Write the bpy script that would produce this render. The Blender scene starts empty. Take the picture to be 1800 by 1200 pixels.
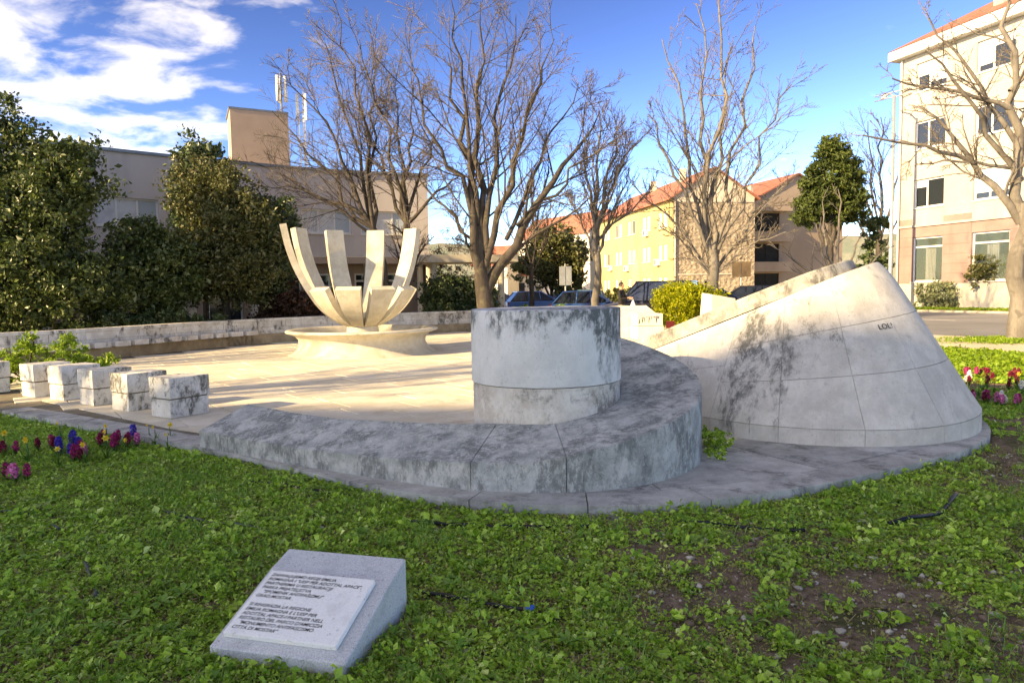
import bpy, bmesh, math, random
import numpy as np
from mathutils import Vector, Matrix

R = math.radians
scene = bpy.context.scene
COL = scene.collection

# ------------------------------------------------------------------ camera
cam_data = bpy.data.cameras.new('camera')
cam_data.sensor_width = 36.0
cam_data.lens = 25.0
cam_data.clip_start = 0.05
cam_data.clip_end = 4000.0
cam = bpy.data.objects.new('camera', cam_data)
COL.objects.link(cam)
PITCH, ROLL = math.atan(92 / 1250), R(1.0)
cam.matrix_world = (Matrix.Translation((0, 0, 1.6)) @ Matrix.Rotation(R(90) - PITCH, 4, 'X')
                    @ Matrix.Rotation(-ROLL, 4, 'Z'))
scene.camera = cam

# ------------------------------------------------------------------ sky and sun
SUN_DIR = Vector((-0.85, -0.53, 0.0)).normalized()       # horizontal direction towards the sun
SUN_EL = R(23.4)
world = bpy.data.worlds.new('World')
scene.world = world
world.use_nodes = True
wn, wl = world.node_tree.nodes, world.node_tree.links
wn.clear()
w_out = wn.new('ShaderNodeOutputWorld')
w_bg = wn.new('ShaderNodeBackground')
w_bg.inputs['Strength'].default_value = 0.15
sky = wn.new('ShaderNodeTexSky')
sky.sky_type = 'NISHITA'
sky.sun_disc = False
sky.sun_elevation = SUN_EL
sky.sun_rotation = math.atan2(SUN_DIR.x, SUN_DIR.y)
sky.altitude = 60
sky.air_density = 0.65
sky.dust_density = 0.3
sky.ozone_density = 2.2
# broken cumulus: noise on a flat cloud layer seen along the view direction
tc = wn.new('ShaderNodeTexCoord')
sep = wn.new('ShaderNodeSeparateXYZ')
wl.new(tc.outputs['Generated'], sep.inputs[0])


def wmath(op, a, b=None, clamp=False):
    n = wn.new('ShaderNodeMath')
    n.operation = op
    n.use_clamp = clamp
    for i, v in enumerate((a, b)):
        if v is None:
            continue
        if isinstance(v, (int, float)):
            n.inputs[i].default_value = v
        else:
            wl.new(v, n.inputs[i])
    return n.outputs[0]


zz = wmath('MAXIMUM', sep.outputs['Z'], 0.0)
zz = wmath('ADD', zz, 0.16)
cx = wmath('DIVIDE', sep.outputs['X'], zz)
cy = wmath('DIVIDE', sep.outputs['Y'], zz)
comb = wn.new('ShaderNodeCombineXYZ')
wl.new(cx, comb.inputs[0])
wl.new(cy, comb.inputs[1])
cmap = wn.new('ShaderNodeMapping')
cmap.inputs['Location'].default_value = (3.1, 1.7, 0.0)
cmap.inputs['Rotation'].default_value = (0, 0, R(38))
cmap.inputs['Scale'].default_value = (1.0, 1.15, 1.0)
wl.new(comb.outputs[0], cmap.inputs[0])
cn = wn.new('ShaderNodeTexNoise')
cn.inputs['Scale'].default_value = 4.3
cn.inputs['Detail'].default_value = 7.0
cn.inputs['Roughness'].default_value = 0.56
cn.inputs['Distortion'].default_value = 0.25
wl.new(cmap.outputs[0], cn.inputs['Vector'])
# cloud bank at left; unseen cover overhead and behind added to brighten the shade
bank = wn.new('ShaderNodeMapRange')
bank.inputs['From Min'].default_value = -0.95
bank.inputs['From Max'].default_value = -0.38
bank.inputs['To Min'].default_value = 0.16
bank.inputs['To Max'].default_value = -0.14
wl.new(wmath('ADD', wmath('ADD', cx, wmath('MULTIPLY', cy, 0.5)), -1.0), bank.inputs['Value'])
# low cloud near the horizon everywhere
low = wn.new('ShaderNodeMapRange')
low.inputs['From Min'].default_value = 0.02
low.inputs['From Max'].default_value = 0.22
low.inputs['To Min'].default_value = 0.20
low.inputs['To Max'].default_value = 0.0
wl.new(sep.outputs['Z'], low.inputs['Value'])
cs = wmath('ADD', cn.outputs['Fac'], bank.outputs[0])
cs = wmath('ADD', cs, low.outputs[0])
cr = wn.new('ShaderNodeMapRange')
cr.interpolation_type = 'SMOOTHSTEP'
cr.inputs['From Min'].default_value = 0.53
cr.inputs['From Max'].default_value = 0.76
cr.inputs['To Max'].default_value = 0.92
wl.new(cs, cr.inputs['Value'])
shade = wn.new('ShaderNodeMapRange')
shade.inputs['From Min'].default_value = 0.55
shade.inputs['From Max'].default_value = 0.95
wl.new(cs, shade.inputs['Value'])
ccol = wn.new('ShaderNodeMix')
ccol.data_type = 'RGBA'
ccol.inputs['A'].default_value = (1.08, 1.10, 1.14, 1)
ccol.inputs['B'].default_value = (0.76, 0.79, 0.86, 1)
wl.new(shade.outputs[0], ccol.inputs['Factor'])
wmix = wn.new('ShaderNodeMix')
wmix.data_type = 'RGBA'
wl.new(cr.outputs[0], wmix.inputs['Factor'])
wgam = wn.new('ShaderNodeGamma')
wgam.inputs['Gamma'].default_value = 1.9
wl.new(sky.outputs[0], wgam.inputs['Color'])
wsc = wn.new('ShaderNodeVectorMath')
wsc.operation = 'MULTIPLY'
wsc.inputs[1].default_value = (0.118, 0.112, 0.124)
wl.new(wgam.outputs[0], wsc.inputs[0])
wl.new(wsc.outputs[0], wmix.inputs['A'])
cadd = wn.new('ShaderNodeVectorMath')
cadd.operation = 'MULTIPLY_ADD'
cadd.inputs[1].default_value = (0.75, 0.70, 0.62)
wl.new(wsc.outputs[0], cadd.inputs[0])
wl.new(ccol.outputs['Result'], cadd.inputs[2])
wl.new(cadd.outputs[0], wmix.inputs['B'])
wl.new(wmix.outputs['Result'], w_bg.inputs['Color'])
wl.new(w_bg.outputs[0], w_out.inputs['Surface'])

sun_data = bpy.data.lights.new('sun', 'SUN')
sun_data.energy = 2.0
sun_data.angle = R(0.6)
sun_data.color = (1.0, 0.85, 0.63)
sun = bpy.data.objects.new('sun', sun_data)
COL.objects.link(sun)
ray = Vector((-SUN_DIR.x * math.cos(SUN_EL), -SUN_DIR.y * math.cos(SUN_EL), -math.sin(SUN_EL)))
sun.rotation_euler = ray.to_track_quat('-Z', 'Y').to_euler()

vs = scene.view_settings
vs.view_transform = 'Standard'
vs.look = 'None'
vs.gamma = 1.0
vs.use_curve_mapping = False
vs.exposure = 2.74
vs.use_white_balance = True
vs.white_balance_temperature = 9900
vs.white_balance_tint = 8

rng = np.random.default_rng(7)
random.seed(7)


# ------------------------------------------------------------------ helpers
def tag(o, label=None, cat=None, group=None, kind=None):
    if label:
        o['label'] = label
    if cat:
        o['category'] = cat
    if group:
        o['group'] = group
    if kind:
        o['kind'] = kind
    return o


def empty(name, loc=(0, 0, 0), rz=0.0):
    o = bpy.data.objects.new(name, None)
    o.empty_display_size = 0.2
    COL.objects.link(o)
    o.location = loc
    o.rotation_euler = (0, 0, rz)
    return o


def link(name, me, mat=None, parent=None):
    o = bpy.data.objects.new(name, me)
    COL.objects.link(o)
    if mat is not None and not me.materials:
        me.materials.append(mat)
    if parent is not None:
        o.parent = parent
    return o


def np_mesh(name, V, F, smooth=False, rnd=None):
    """mesh from numpy vertex array and one face array (all faces the same size)"""
    V = np.asarray(V, dtype=np.float32)
    F = np.asarray(F, dtype=np.int32)
    me = bpy.data.meshes.new(name)
    k = F.shape[1]
    me.vertices.add(len(V))
    me.vertices.foreach_set('co', V.ravel())
    me.loops.add(F.size)
    me.loops.foreach_set('vertex_index', F.ravel())
    me.polygons.add(len(F))
    me.polygons.foreach_set('loop_start', np.arange(0, F.size, k, dtype=np.int32))
    me.polygons.foreach_set('use_smooth', np.full(len(F), smooth, dtype=bool))
    if rnd is not None:
        a = me.attributes.new('rnd', 'FLOAT', 'FACE')
        a.data.foreach_set('value', np.asarray(rnd, dtype=np.float32))
    me.update(calc_edges=True)
    return me


class MB:
    """collects polygons, builds one mesh object"""

    def __init__(self):
        self.v, self.f, self.s = [], [], []

    def poly(self, pts, smooth=False):
        n = len(self.v)
        self.v += [tuple(p) for p in pts]
        self.f.append(tuple(range(n, n + len(pts))))
        self.s.append(smooth)

    def grid(self, rows, smooth=True, flip=False):
        """rows: list of equally long point rows; shared vertices"""
        n = len(self.v)
        w = len(rows[0])
        for r in rows:
            self.v += [tuple(p) for p in r]
        for i in range(len(rows) - 1):
            for j in range(w - 1):
                a = n + i * w + j
                q = (a, a + 1, a + w + 1, a + w)
                self.f.append(q[::-1] if flip else q)
                self.s.append(smooth)

    def hexa(self, b, t):
        """8 corners: bottom ring b (ccw from above), top ring t"""
        n = len(self.v)
        self.v += [tuple(p) for p in b] + [tuple(p) for p in t]
        k = len(b)
        self.f.append(tuple(n + i for i in reversed(range(k))))
        self.f.append(tuple(n + k + i for i in range(k)))
        for i in range(k):
            j = (i + 1) % k
            self.f.append((n + i, n + j, n + k + j, n + k + i))
        self.s += [False] * (k + 2)

    def box(self, x0, x1, y0, y1, z0, z1):
        self.hexa([(x0, y0, z0), (x1, y0, z0), (x1, y1, z0), (x0, y1, z0)],
                  [(x0, y0, z1), (x1, y0, z1), (x1, y1, z1), (x0, y1, z1)])

    def tube(self, pts, rad, n=8, cap=True, smooth=True):
        rings = tube_rings(pts, rad, n)
        base = len(self.v)
        for rg in rings:
            self.v += [tuple(p) for p in rg]
        for i in range(len(rings) - 1):
            for j in range(n):
                a = base + i * n + j
                b = base + i * n + (j + 1) % n
                self.f.append((a, b, b + n, a + n))
                self.s.append(smooth)
        if cap:
            self.f.append(tuple(base + j for j in reversed(range(n))))
            self.f.append(tuple(base + (len(rings) - 1) * n + j for j in range(n)))
            self.s += [False, False]

    def lathe(self, prof, c=(0, 0), n=48, smooth=True):
        """prof: list of (r, z)"""
        base = len(self.v)
        for (r, z) in prof:
            for j in range(n):
                a = 2 * math.pi * j / n
                self.v.append((c[0] + r * math.cos(a), c[1] + r * math.sin(a), z))
        for i in range(len(prof) - 1):
            for j in range(n):
                a = base + i * n + j
                b = base + i * n + (j + 1) % n
                self.f.append((a, b, b + n, a + n))
                self.s.append(smooth)

    def mesh(self, name, bevel=0.0, seg=1):
        me = bpy.data.meshes.new(name)
        me.from_pydata(self.v, [], self.f)
        me.polygons.foreach_set('use_smooth', self.s)
        me.update()
        if bevel > 0:
            bm = bmesh.new()
            bm.from_mesh(me)
            bmesh.ops.remove_doubles(bm, verts=bm.verts, dist=1e-5)
            es = [e for e in bm.edges if len(e.link_faces) == 2 and e.calc_face_angle(0) > 0.6]
            bmesh.ops.bevel(bm, geom=es, offset=bevel, segments=seg, affect='EDGES', profile=0.5)
            bm.to_mesh(me)
            bm.free()
        return me

    def build(self, name, mat, parent=None, bevel=0.0, seg=1):
        return link(name, self.mesh(name, bevel, seg), mat, parent)


def tube_rings(pts, rad, n):
    P = np.asarray(pts, float)
    k = len(P)
    rad = np.broadcast_to(np.asarray(rad, float), (k,))
    T = np.gradient(P, axis=0)
    T /= np.linalg.norm(T, axis=1)[:, None] + 1e-9
    ref = np.array([0, 0, 1.0]) if abs(T[0][2]) < 0.9 else np.array([1.0, 0, 0])
    ref = np.broadcast_to(ref, (k, 3))
    A = np.cross(T, ref)
    ln = np.linalg.norm(A, axis=1)[:, None]
    A = np.where(ln > 1e-3, A / (ln + 1e-9), np.array([0, 1.0, 0]))
    B = np.cross(T, A)
    ang = np.arange(n) * 2 * math.pi / n
    return P[:, None, :] + rad[:, None, None] * (np.cos(ang)[None, :, None] * A[:, None, :] + np.sin(ang)[None, :, None] * B[:, None, :])


def copy_tree(o, parent=None):
    c = o.copy()
    COL.objects.link(c)
    c.parent = parent
    for ch in list(o.children):
        copy_tree(ch, c)
    return c


def hx(h):
    h = h.lstrip('#')
    out = []
    for i in (0, 2, 4):
        v = int(h[i:i + 2], 16) / 255
        out.append(v / 12.92 if v <= 0.04045 else ((v + 0.055) / 1.055) ** 2.4)
    return (*out, 1.0)


# value noise for layout (numpy)
_perm = np.random.default_rng(3).random((64, 64))


def vnoise(x, y):
    x = np.asarray(x, float)
    y = np.asarray(y, float)
    xi = np.floor(x).astype(int)
    yi = np.floor(y).astype(int)
    fx = x - xi
    fy = y - yi
    fx = fx * fx * (3 - 2 * fx)
    fy = fy * fy * (3 - 2 * fy)
    g = lambda a, b: _perm[a % 64, b % 64]
    return (g(xi, yi) * (1 - fx) + g(xi + 1, yi) * fx) * (1 - fy) + (g(xi, yi + 1) * (1 - fx) + g(xi + 1, yi + 1) * fx) * fy


def fbm(x, y, o=3):
    s, a, t = 0, 1.0, 0
    for i in range(o):
        s = s + a * vnoise(x * 2 ** i + 13.1 * i, y * 2 ** i + 7.7 * i)
        t += a
        a *= 0.5
    return s / t


def in_poly(x, y, poly):
    x = np.asarray(x)
    y = np.asarray(y)
    c = np.zeros(x.shape, bool)
    n = len(poly)
    for i in range(n):
        x0, y0 = poly[i]
        x1, y1 = poly[(i + 1) % n]
        m = ((y0 > y) != (y1 > y)) & (x < (x1 - x0) * (y - y0) / (y1 - y0 + 1e-12) + x0)
        c ^= m
    return c


# ------------------------------------------------------------------ materials
class NT:
    def __init__(self, name):
        self.m = bpy.data.materials.new(name)
        self.m.use_nodes = True
        self.t = self.m.node_tree
        self.n, self.l = self.t.nodes, self.t.links
        self.b = self.n['Principled BSDF']
        self.pos = None

    def P(self, local=False):
        if local:
            return self.n.new('ShaderNodeTexCoord').outputs['Object']
        if self.pos is None:
            self.pos = self.n.new('ShaderNodeNewGeometry').outputs['Position']
        return self.pos

    def noise(self, scale=1.0, detail=4, rough=0.6, stretch=(1, 1, 1), off=(0, 0, 0), dist=0.0, local=False, rot=(0, 0, 0)):
        mp = self.n.new('ShaderNodeMapping')
        mp.inputs['Scale'].default_value = stretch
        mp.inputs['Location'].default_value = off
        mp.inputs['Rotation'].default_value = rot
        self.l.new(self.P(local), mp.inputs[0])
        t = self.n.new('ShaderNodeTexNoise')
        t.inputs['Scale'].default_value = scale
        t.inputs['Detail'].default_value = detail
        t.inputs['Roughness'].default_value = rough
        t.inputs['Distortion'].default_value = dist
        self.l.new(mp.outputs[0], t.inputs['Vector'])
        return t.outputs['Fac']

    def voro(self, scale=1.0, stretch=(1, 1, 1), feature='F1', out='Distance', off=(0, 0, 0)):
        mp = self.n.new('ShaderNodeMapping')
        mp.inputs['Scale'].default_value = stretch
        mp.inputs['Location'].default_value = off
        self.l.new(self.P(), mp.inputs[0])
        t = self.n.new('ShaderNodeTexVoronoi')
        t.feature = feature
        t.inputs['Scale'].default_value = scale
        self.l.new(mp.outputs[0], t.inputs['Vector'])
        return t.outputs[out]

    def step(self, v, a, b, lo=0.0, hi=1.0):
        r = self.n.new('ShaderNodeMapRange')
        r.interpolation_type = 'SMOOTHSTEP'
        r.inputs['From Min'].default_value = a
        r.inputs['From Max'].default_value = b
        r.inputs['To Min'].default_value = lo
        r.inputs['To Max'].default_value = hi
        self.l.new(v, r.inputs['Value'])
        return r.outputs[0]

    def math(self, op, a, b=0.0):
        n = self.n.new('ShaderNodeMath')
        n.operation = op
        for i, v in enumerate((a, b)):
            if isinstance(v, (int, float)):
                n.inputs[i].default_value = v
            else:
                self.l.new(v, n.inputs[i])
        return n.outputs[0]

    def mix(self, f, a, b, mode='MIX'):
        n = self.n.new('ShaderNodeMix')
        n.data_type = 'RGBA'
        n.blend_type = mode
        for k, v in (('Factor', f), ('A', a), ('B', b)):
            if isinstance(v, (int, float, tuple)):
                n.inputs[k].default_value = v
            else:
                self.l.new(v, n.inputs[k])
        return n.outputs['Result']

    def xyz(self):
        s = self.n.new('ShaderNodeSeparateXYZ')
        self.l.new(self.P(), s.inputs[0])
        return s.outputs

    def attr(self, name):
        a = self.n.new('ShaderNodeAttribute')
        a.attribute_name = name
        return a.outputs['Fac']

    def objrand(self):
        return self.n.new('ShaderNodeObjectInfo').outputs['Random']

    def color(self, c):
        if isinstance(c, tuple):
            self.b.inputs['Base Color'].default_value = c
        else:
            self.l.new(c, self.b.inputs['Base Color'])

    def bump(self, h, strength=0.3, dist=0.01):
        b = self.n.new('ShaderNodeBump')
        b.inputs['Strength'].default_value = strength
        b.inputs['Distance'].default_value = dist
        self.l.new(h, b.inputs['Height'])
        self.l.new(b.outputs[0], self.b.inputs['Normal'])

    def rough(self, r):
        if isinstance(r, (int, float)):
            self.b.inputs['Roughness'].default_value = r
        else:
            self.l.new(r, self.b.inputs['Roughness'])


def stone(name, light, mid, dark, scale=1.0, stain=(0.52, 0.68), stretch=(1, 1, 0.35), amount=0.9, bump=0.35,
          speck=0.5, off=(0, 0, 0), grad=None, rnd=0.12, patch=(), scuff=0.35, streak=0.0):
    """weathered stone: mottling, grime, lichen specks, pale scuffs, running streaks"""
    t = NT(name)
    n1 = t.noise(2.2 * scale, 8, 0.66, off=off)
    n2 = t.noise(1.5 * scale, 12, 0.72, stretch, off=(off[0] + 5, off[1] + 2, off[2]), dist=0.35)
    n3 = t.noise(46, 5, 0.75)
    n4 = t.noise(9 * scale, 10, 0.75, (1, 1, 0.5), off=(3, 1, 4))
    n5 = t.noise(16 * scale, 10, 0.8, (1, 0.35, 0.6), off=(8, 3, 6), rot=(0, 0, 0.6))
    c = t.mix(t.step(n1, 0.35, 0.66), light, mid)
    c = t.mix(t.math('MULTIPLY', t.step(n4, 0.42, 0.70), 0.5), c, mid)
    m = n2
    if grad:                                    # grime that runs down from the top rim: (z0, z1, gain)
        z = t.xyz()[2]
        m = t.math('ADD', m, t.step(z, grad[0], grad[1], 0.0, grad[2]))
    for (pc_, pr_, pg_) in patch:               # old damp stains at fixed places
        d_ = t.n.new('ShaderNodeVectorMath')
        d_.operation = 'DISTANCE'
        t.l.new(t.P(), d_.inputs[0])
        d_.inputs[1].default_value = pc_
        m = t.math('ADD', m, t.step(d_.outputs['Value'], 0.0, pr_, pg_, 0.0))
    st = t.math('MULTIPLY', t.step(m, stain[0], stain[1]), amount)
    st = t.math('MULTIPLY', st, t.step(n4, 0.40, 0.54, 0.25, 1.0))
    c = t.mix(st, c, dark)
    if streak:
        ns = t.noise(7 * scale, 6, 0.7, (1.6, 1.6, 0.07), off=(2, 9, 0))
        sk_ = t.math('MULTIPLY', t.step(ns, 0.58, 0.70), t.step(m, stain[0] - 0.12, stain[1], 0.0, streak))
        c = t.mix(sk_, c, tuple(v * 0.5 for v in dark[:3]) + (1,))
    if scuff:
        c = t.mix(t.math('MULTIPLY', t.step(n5, 0.57, 0.64), scuff), c, tuple(min(0.9, v * 1.12) for v in light[:3]) + (1,))
    c = t.mix(t.math('MULTIPLY', t.step(n3, 0.59, 0.66), speck), c, dark)
    if rnd:
        c = t.mix(t.math('MULTIPLY', t.objrand(), rnd), c, dark)
    t.color(c)
    t.rough(t.step(n1, 0.3, 0.7, 0.82, 0.95))
    t.b.inputs['Specular IOR Level'].default_value = 0.25
    h = t.math('ADD', t.math('MULTIPLY', n3, 0.6), t.math('MULTIPLY', n4, 0.9))
    t.bump(h, bump, 0.014)
    return t.m


def plaster(name, c1, c2, scale=0.6, stain=0.35, dark=None, bump=0.15):
    t = NT(name)
    n1 = t.noise(scale, 6, 0.65)
    n2 = t.noise(scale * 2.2, 7, 0.7, (1, 1, 0.12), off=(4, 4, 0))
    n3 = t.noise(18, 3, 0.6)
    c = t.mix(t.step(n1, 0.32, 0.7), c1, c2)
    d = dark or tuple(v * 0.55 for v in c2[:3]) + (1,)
    c = t.mix(t.math('MULTIPLY', t.step(n2, 0.5, 0.75), stain), c, d)
    t.color(c)
    t.rough(0.9)
    t.b.inputs['Specular IOR Level'].default_value = 0.2
    t.bump(n3, bump, 0.01)
    return t.m


def plain(name, c, rough=0.6, metal=0.0, var=0.12, scale=4.0, spec=0.4):
    t = NT(name)
    n = t.noise(scale, 4, 0.6)
    t.color(t.mix(t.math('MULTIPLY', t.step(n, 0.35, 0.7), 1.0), c, tuple(v * (1 - var * 2) for v in c[:3]) + (1,)))
    t.rough(rough)
    t.b.inputs['Metallic'].default_value = metal
    t.b.inputs['Specular IOR Level'].default_value = spec
    return t.m


def leafmat(name, c1, c2, c3, trans=0.35, rough=0.5):
    """leaf colours picked per leaf; part of the light passes through"""
    t = NT(name)
    r = t.attr('rnd')
    n = t.noise(0.9, 3, 0.6)
    c = t.mix(t.step(r, 0.0, 0.7), c1, c2)
    c = t.mix(t.step(r, 0.75, 1.0), c, c3)
    c = t.mix(t.step(n, 0.35, 0.7, 0.0, 0.4), c, c1)
    t.color(c)
    t.rough(rough)
    t.b.inputs['Specular IOR Level'].default_value = 0.35
    tr = t.n.new('ShaderNodeBsdfTranslucent')
    t.l.new(c, tr.inputs['Color'])
    ms = t.n.new('ShaderNodeMixShader')
    ms.inputs[0].default_value = trans
    t.l.new(t.b.outputs[0], ms.inputs[1])
    t.l.new(tr.outputs[0], ms.inputs[2])
    t.l.new(ms.outputs[0], t.n['Material Output'].inputs['Surface'])
    return t.m


def barkmat(name, c1, c2, c3):
    t = NT(name)
    n1 = t.noise(3, 6, 0.7, (1, 1, 0.35))
    n2 = t.noise(22, 5, 0.7, (1, 1, 0.25))
    n3 = t.noise(5.0, 3, 0.5, off=(9, 2, 1))
    c = t.mix(t.step(n1, 0.35, 0.65), c1, c2)
    c = t.mix(t.step(n3, 0.55, 0.68, 0, 0.7), c, c3)
    c = t.mix(t.step(n2, 0.5, 0.75, 0, 0.5), c, tuple(v * 0.4 for v in c1[:3]) + (1,))
    t.color(c)
    t.rough(0.95)
    t.b.inputs['Specular IOR Level'].default_value = 0.1
    t.bump(n2, 0.5, 0.02)
    return t.m


def glassmat(name, c=(0.02, 0.025, 0.03, 1), rough=0.06):
    t = NT(name)
    t.color(c)
    t.rough(rough)
    t.b.inputs['Specular IOR Level'].default_value = 0.7
    return t.m


M = {}
M['bench'] = stone('weathered_grey_marble', hx('#d0d1cd'), hx('#a0a4a1'), hx('#616664'), 2.3, (0.44, 0.58), (1, 1, 0.6), 0.75, 0.9, 0.7, rnd=0.2, scuff=0.75, streak=0.5)
M['drum_up'] = stone('whitewashed_stone', hx('#e2e3e1'), hx('#d0d2d0'), hx('#4f5757'), 1.5, (0.58, 0.72), (1, 1, 0.6), 0.92, 0.45, 0.35, off=(2.3, 0.4, 1), grad=(1.0, 1.42, 0.17), rnd=0, patch=(((0.95, 6.55, 1.25), 0.8, 0.17),), scuff=0.3, streak=0.4)
M['drum_low'] = stone('patchy_drum_stone', hx('#d6d2c9'), hx('#bdb5a8'), hx('#66625b'), 2.2, (0.52, 0.68), (1, 1, 0.8), 0.8, 0.5, 0.45, rnd=0, patch=(((1.0, 6.6, 0.5), 0.7, 0.14),), scuff=0.4)
M['cone'] = stone('cone_stone', hx('#d2cdc4'), hx('#bbb6ad'), hx('#4a4d4b'), 1.6, (0.56, 0.72), (1.1, 1.1, 0.5), 0.85, 0.5, 0.4, off=(1.2, 0, 0.3), rnd=0.10, patch=(((2.75, 7.55, 1.05), 0.75, 0.19), ((2.5, 7.5, 0.45), 0.7, 0.13), ((3.4, 7.3, 1.1), 0.45, 0.08)), scuff=0.3, streak=0.9)
M['coping'] = stone('cone_coping_stone', hx('#bbb6ac'), hx('#918e87'), hx('#4c4d4b'), 1.8, (0.44, 0.62), (1, 1, 0.6), 0.85, 0.5, 0.5, scuff=0.4)
M['seat'] = stone('seat_block_stone', hx('#dedcd5'), hx('#c9c6bc'), hx('#43453f'), 2.6, (0.49, 0.61), (1, 1, 0.7), 0.85, 0.6, 0.5, rnd=0.0, scuff=0.4, streak=0.5)
M['fountain'] = stone('cream_cast_stone', hx('#d2cbb8'), hx('#beb5a0'), hx('#7a7160'), 1.5, (0.54, 0.74), (1, 1, 0.35), 0.7, 0.4, 0.35, rnd=0.08, scuff=0.25, streak=0.5)
M['wall'] = stone('whitewashed_wall_stone', hx('#dedbd4'), hx('#c2bcb1'), hx('#3f3c38'), 1.5, (0.50, 0.62), (1, 1, 0.55), 0.85, 0.5, 0.4, rnd=0.15)
M['wall_base'] = stone('ochre_wall_base', hx('#b5a283'), hx('#94836a'), hx('#4a4237'), 1.0, (0.5, 0.66), (1, 1, 0.5), 0.8, 0.5, 0.4)
M['paving'] = stone('cream_paving', hx('#e0d8c5'), hx('#cfc5ae'), hx('#847b6b'), 0.8, (0.54, 0.72), (1, 1, 1), 0.6, 0.4, 0.45, rnd=0.22)
M['joint'] = stone('paving_joint', hx('#857d6d'), hx('#6b6455'), hx('#3d3a34'), 1.5, rnd=0)
M['plinth'] = stone('plinth_paving', hx('#c6c5bf'), hx('#a6a59f'), hx('#565855'), 1.6, (0.46, 0.66), (1, 1, 1), 0.8, 0.5, 0.5, rnd=0.3, scuff=0.5)
M['kerb'] = stone('kerb_stone', hx('#c9c2b2'), hx('#aaa497'), hx('#6a655c'), 1.0, rnd=0.15)
M['concrete'] = plaster('pale_concrete', hx('#c9c0ad'), hx('#b2a896'), 0.8, 0.4)


def granite(name, c1, c2, c3):
    t = NT(name)
    v = t.noise(150, 3, 0.8)
    w = t.noise(60, 3, 0.7, off=(3, 3, 3))
    g = t.noise(6, 5, 0.6)
    c = t.mix(t.step(v, 0.40, 0.60), c1, c2)
    c = t.mix(t.step(w, 0.60, 0.70, 0, 0.8), c, c3)
    c = t.mix(t.step(g, 0.5, 0.7, 0, 0.3), c, c3)
    t.color(c)
    t.rough(0.62)
    t.bump(v, 0.15, 0.003)
    return t.m


M['granite'] = granite('blue_grey_granite', hx('#cfd1d2'), hx('#aeb1b3'), hx('#6f7376'))
M['granite_side'] = stone('rough_granite_side', hx('#8d8a80'), hx('#77736a'), hx('#4a4842'), 4, rnd=0)
M['plate'] = granite('white_marble_plate', hx('#f0f0ec'), hx('#e4e4e0'), hx('#b4b4b2'))
M['ink'] = plain('engraved_black_paint', hx('#1d1d1f'), 0.6)

# ------------------------------------------------------------------ ground sheets
PLAZA_EDGE = [(-7.37, 10.13), (-6.92, 9.85), (-5.55, 8.92), (-4.37, 8.14), (-3.48, 7.53), (-2.6, 6.88), (-1.74, 6.21),
              (-1.1, 5.72), (-0.46, 5.38), (0.0, 5.22), (0.4, 5.15), (0.95, 5.14), (1.47, 5.23), (2.23, 5.50), (2.81, 5.79), (3.5, 6.18), (4.1, 6.55),
              (4.6, 6.95), (5.1, 7.5), (5.45, 8.2), (5.6, 9.0), (5.6, 9.8)]
WALL_LINE = [(-15.5, 14.6), (-13.5, 15.6), (-11.91, 16.46), (-11.0, 17.2), (-10.4, 18.4), (-9.68, 20.1), (-8.75, 21.9), (-7.44, 23.6), (-5.6, 25.3),
             (-3.6, 26.7), (-2.1, 27.5), (0.2, 28.4), (2.0, 28.9)]
PLAZA = PLAZA_EDGE + [(5.4, 11.0), (5.6, 14.0), (6.4, 18.0), (7.2, 22.0), (7.4, 27.0)] + WALL_LINE[::-1] + [(-14.0, 12.6), (-9.2, 11.4)]


def sheet(name, poly, z0, z1, mat, kind='structure'):
    """flat slab over any simple polygon"""
    bm = bmesh.new()
    vs_ = [bm.verts.new((x, y, z1)) for x, y in poly]
    f = bm.faces.new(vs_)
    bm.normal_update()
    if f.normal.z < 0:
        f.normal_flip()
    if z0 is not None:
        r = bmesh.ops.extrude_face_region(bm, geom=[f])
        top = [v for v in r['geom'] if isinstance(v, bmesh.types.BMVert)]
        for v in top:
            v.co.z = z1
        for v in vs_:
            v.co.z = z0
    bmesh.ops.recalc_face_normals(bm, faces=bm.faces)
    if z0 is None and bm.faces[:][0].normal.z < 0:
        bmesh.ops.reverse_faces(bm, faces=bm.faces)
    bmesh.ops.triangulate(bm, faces=[f_ for f_ in bm.faces if len(f_.verts) > 4])
    me = bpy.data.meshes.new(name)
    bm.to_mesh(me)
    bm.free()
    o = link(name, me, mat)
    if kind:
        o['kind'] = kind
    return o


t = NT('dry_earth')
n1 = t.noise(0.4, 6, 0.6)
t.color(t.mix(t.step(n1, 0.35, 0.65), hx('#8b8370'), hx('#6e6a52')))
t.rough(0.95)
M['earth'] = t.m
t = NT('asphalt')
n1 = t.noise(0.35, 5, 0.6)
n2 = t.noise(40, 3, 0.7)
c = t.mix(t.step(n1, 0.35, 0.65), hx('#77777a'), hx('#666668'))
c = t.mix(t.step(n2, 0.5, 0.75, 0, 0.4), c, hx('#47474a'))
t.color(c)
t.rough(0.88)
t.bump(n2, 0.3, 0.005)
M['asphalt'] = t.m
M['marking'] = plain('road_paint', hx('#dedbd2'), 0.8, 0, 0.15, 6)
M['pavement'] = stone('concrete_pavement', hx('#c6baa2'), hx('#b3a78f'), hx('#7d7566'), 0.6, (0.55, 0.8), (1, 1, 1), 0.5, 0.3, 0.3, rnd=0)

g = sheet('ground', [(-1500, -1500), (1500, -1500), (1500, 1500), (-1500, 1500)], None, -0.30, M['earth'])
# parking area and far yard (paved), road on the right, pavement between lawn and road
RD = Vector((0.45, -0.89)).normalized()
RN = Vector((RD.y * -1, RD.x))           # towards the far side of the road


def rp(s, w, base=(13.2, 20.6)):
    return (base[0] + RD.x * s + RN.x * w, base[1] + RD.y * s + RN.y * w)


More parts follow.
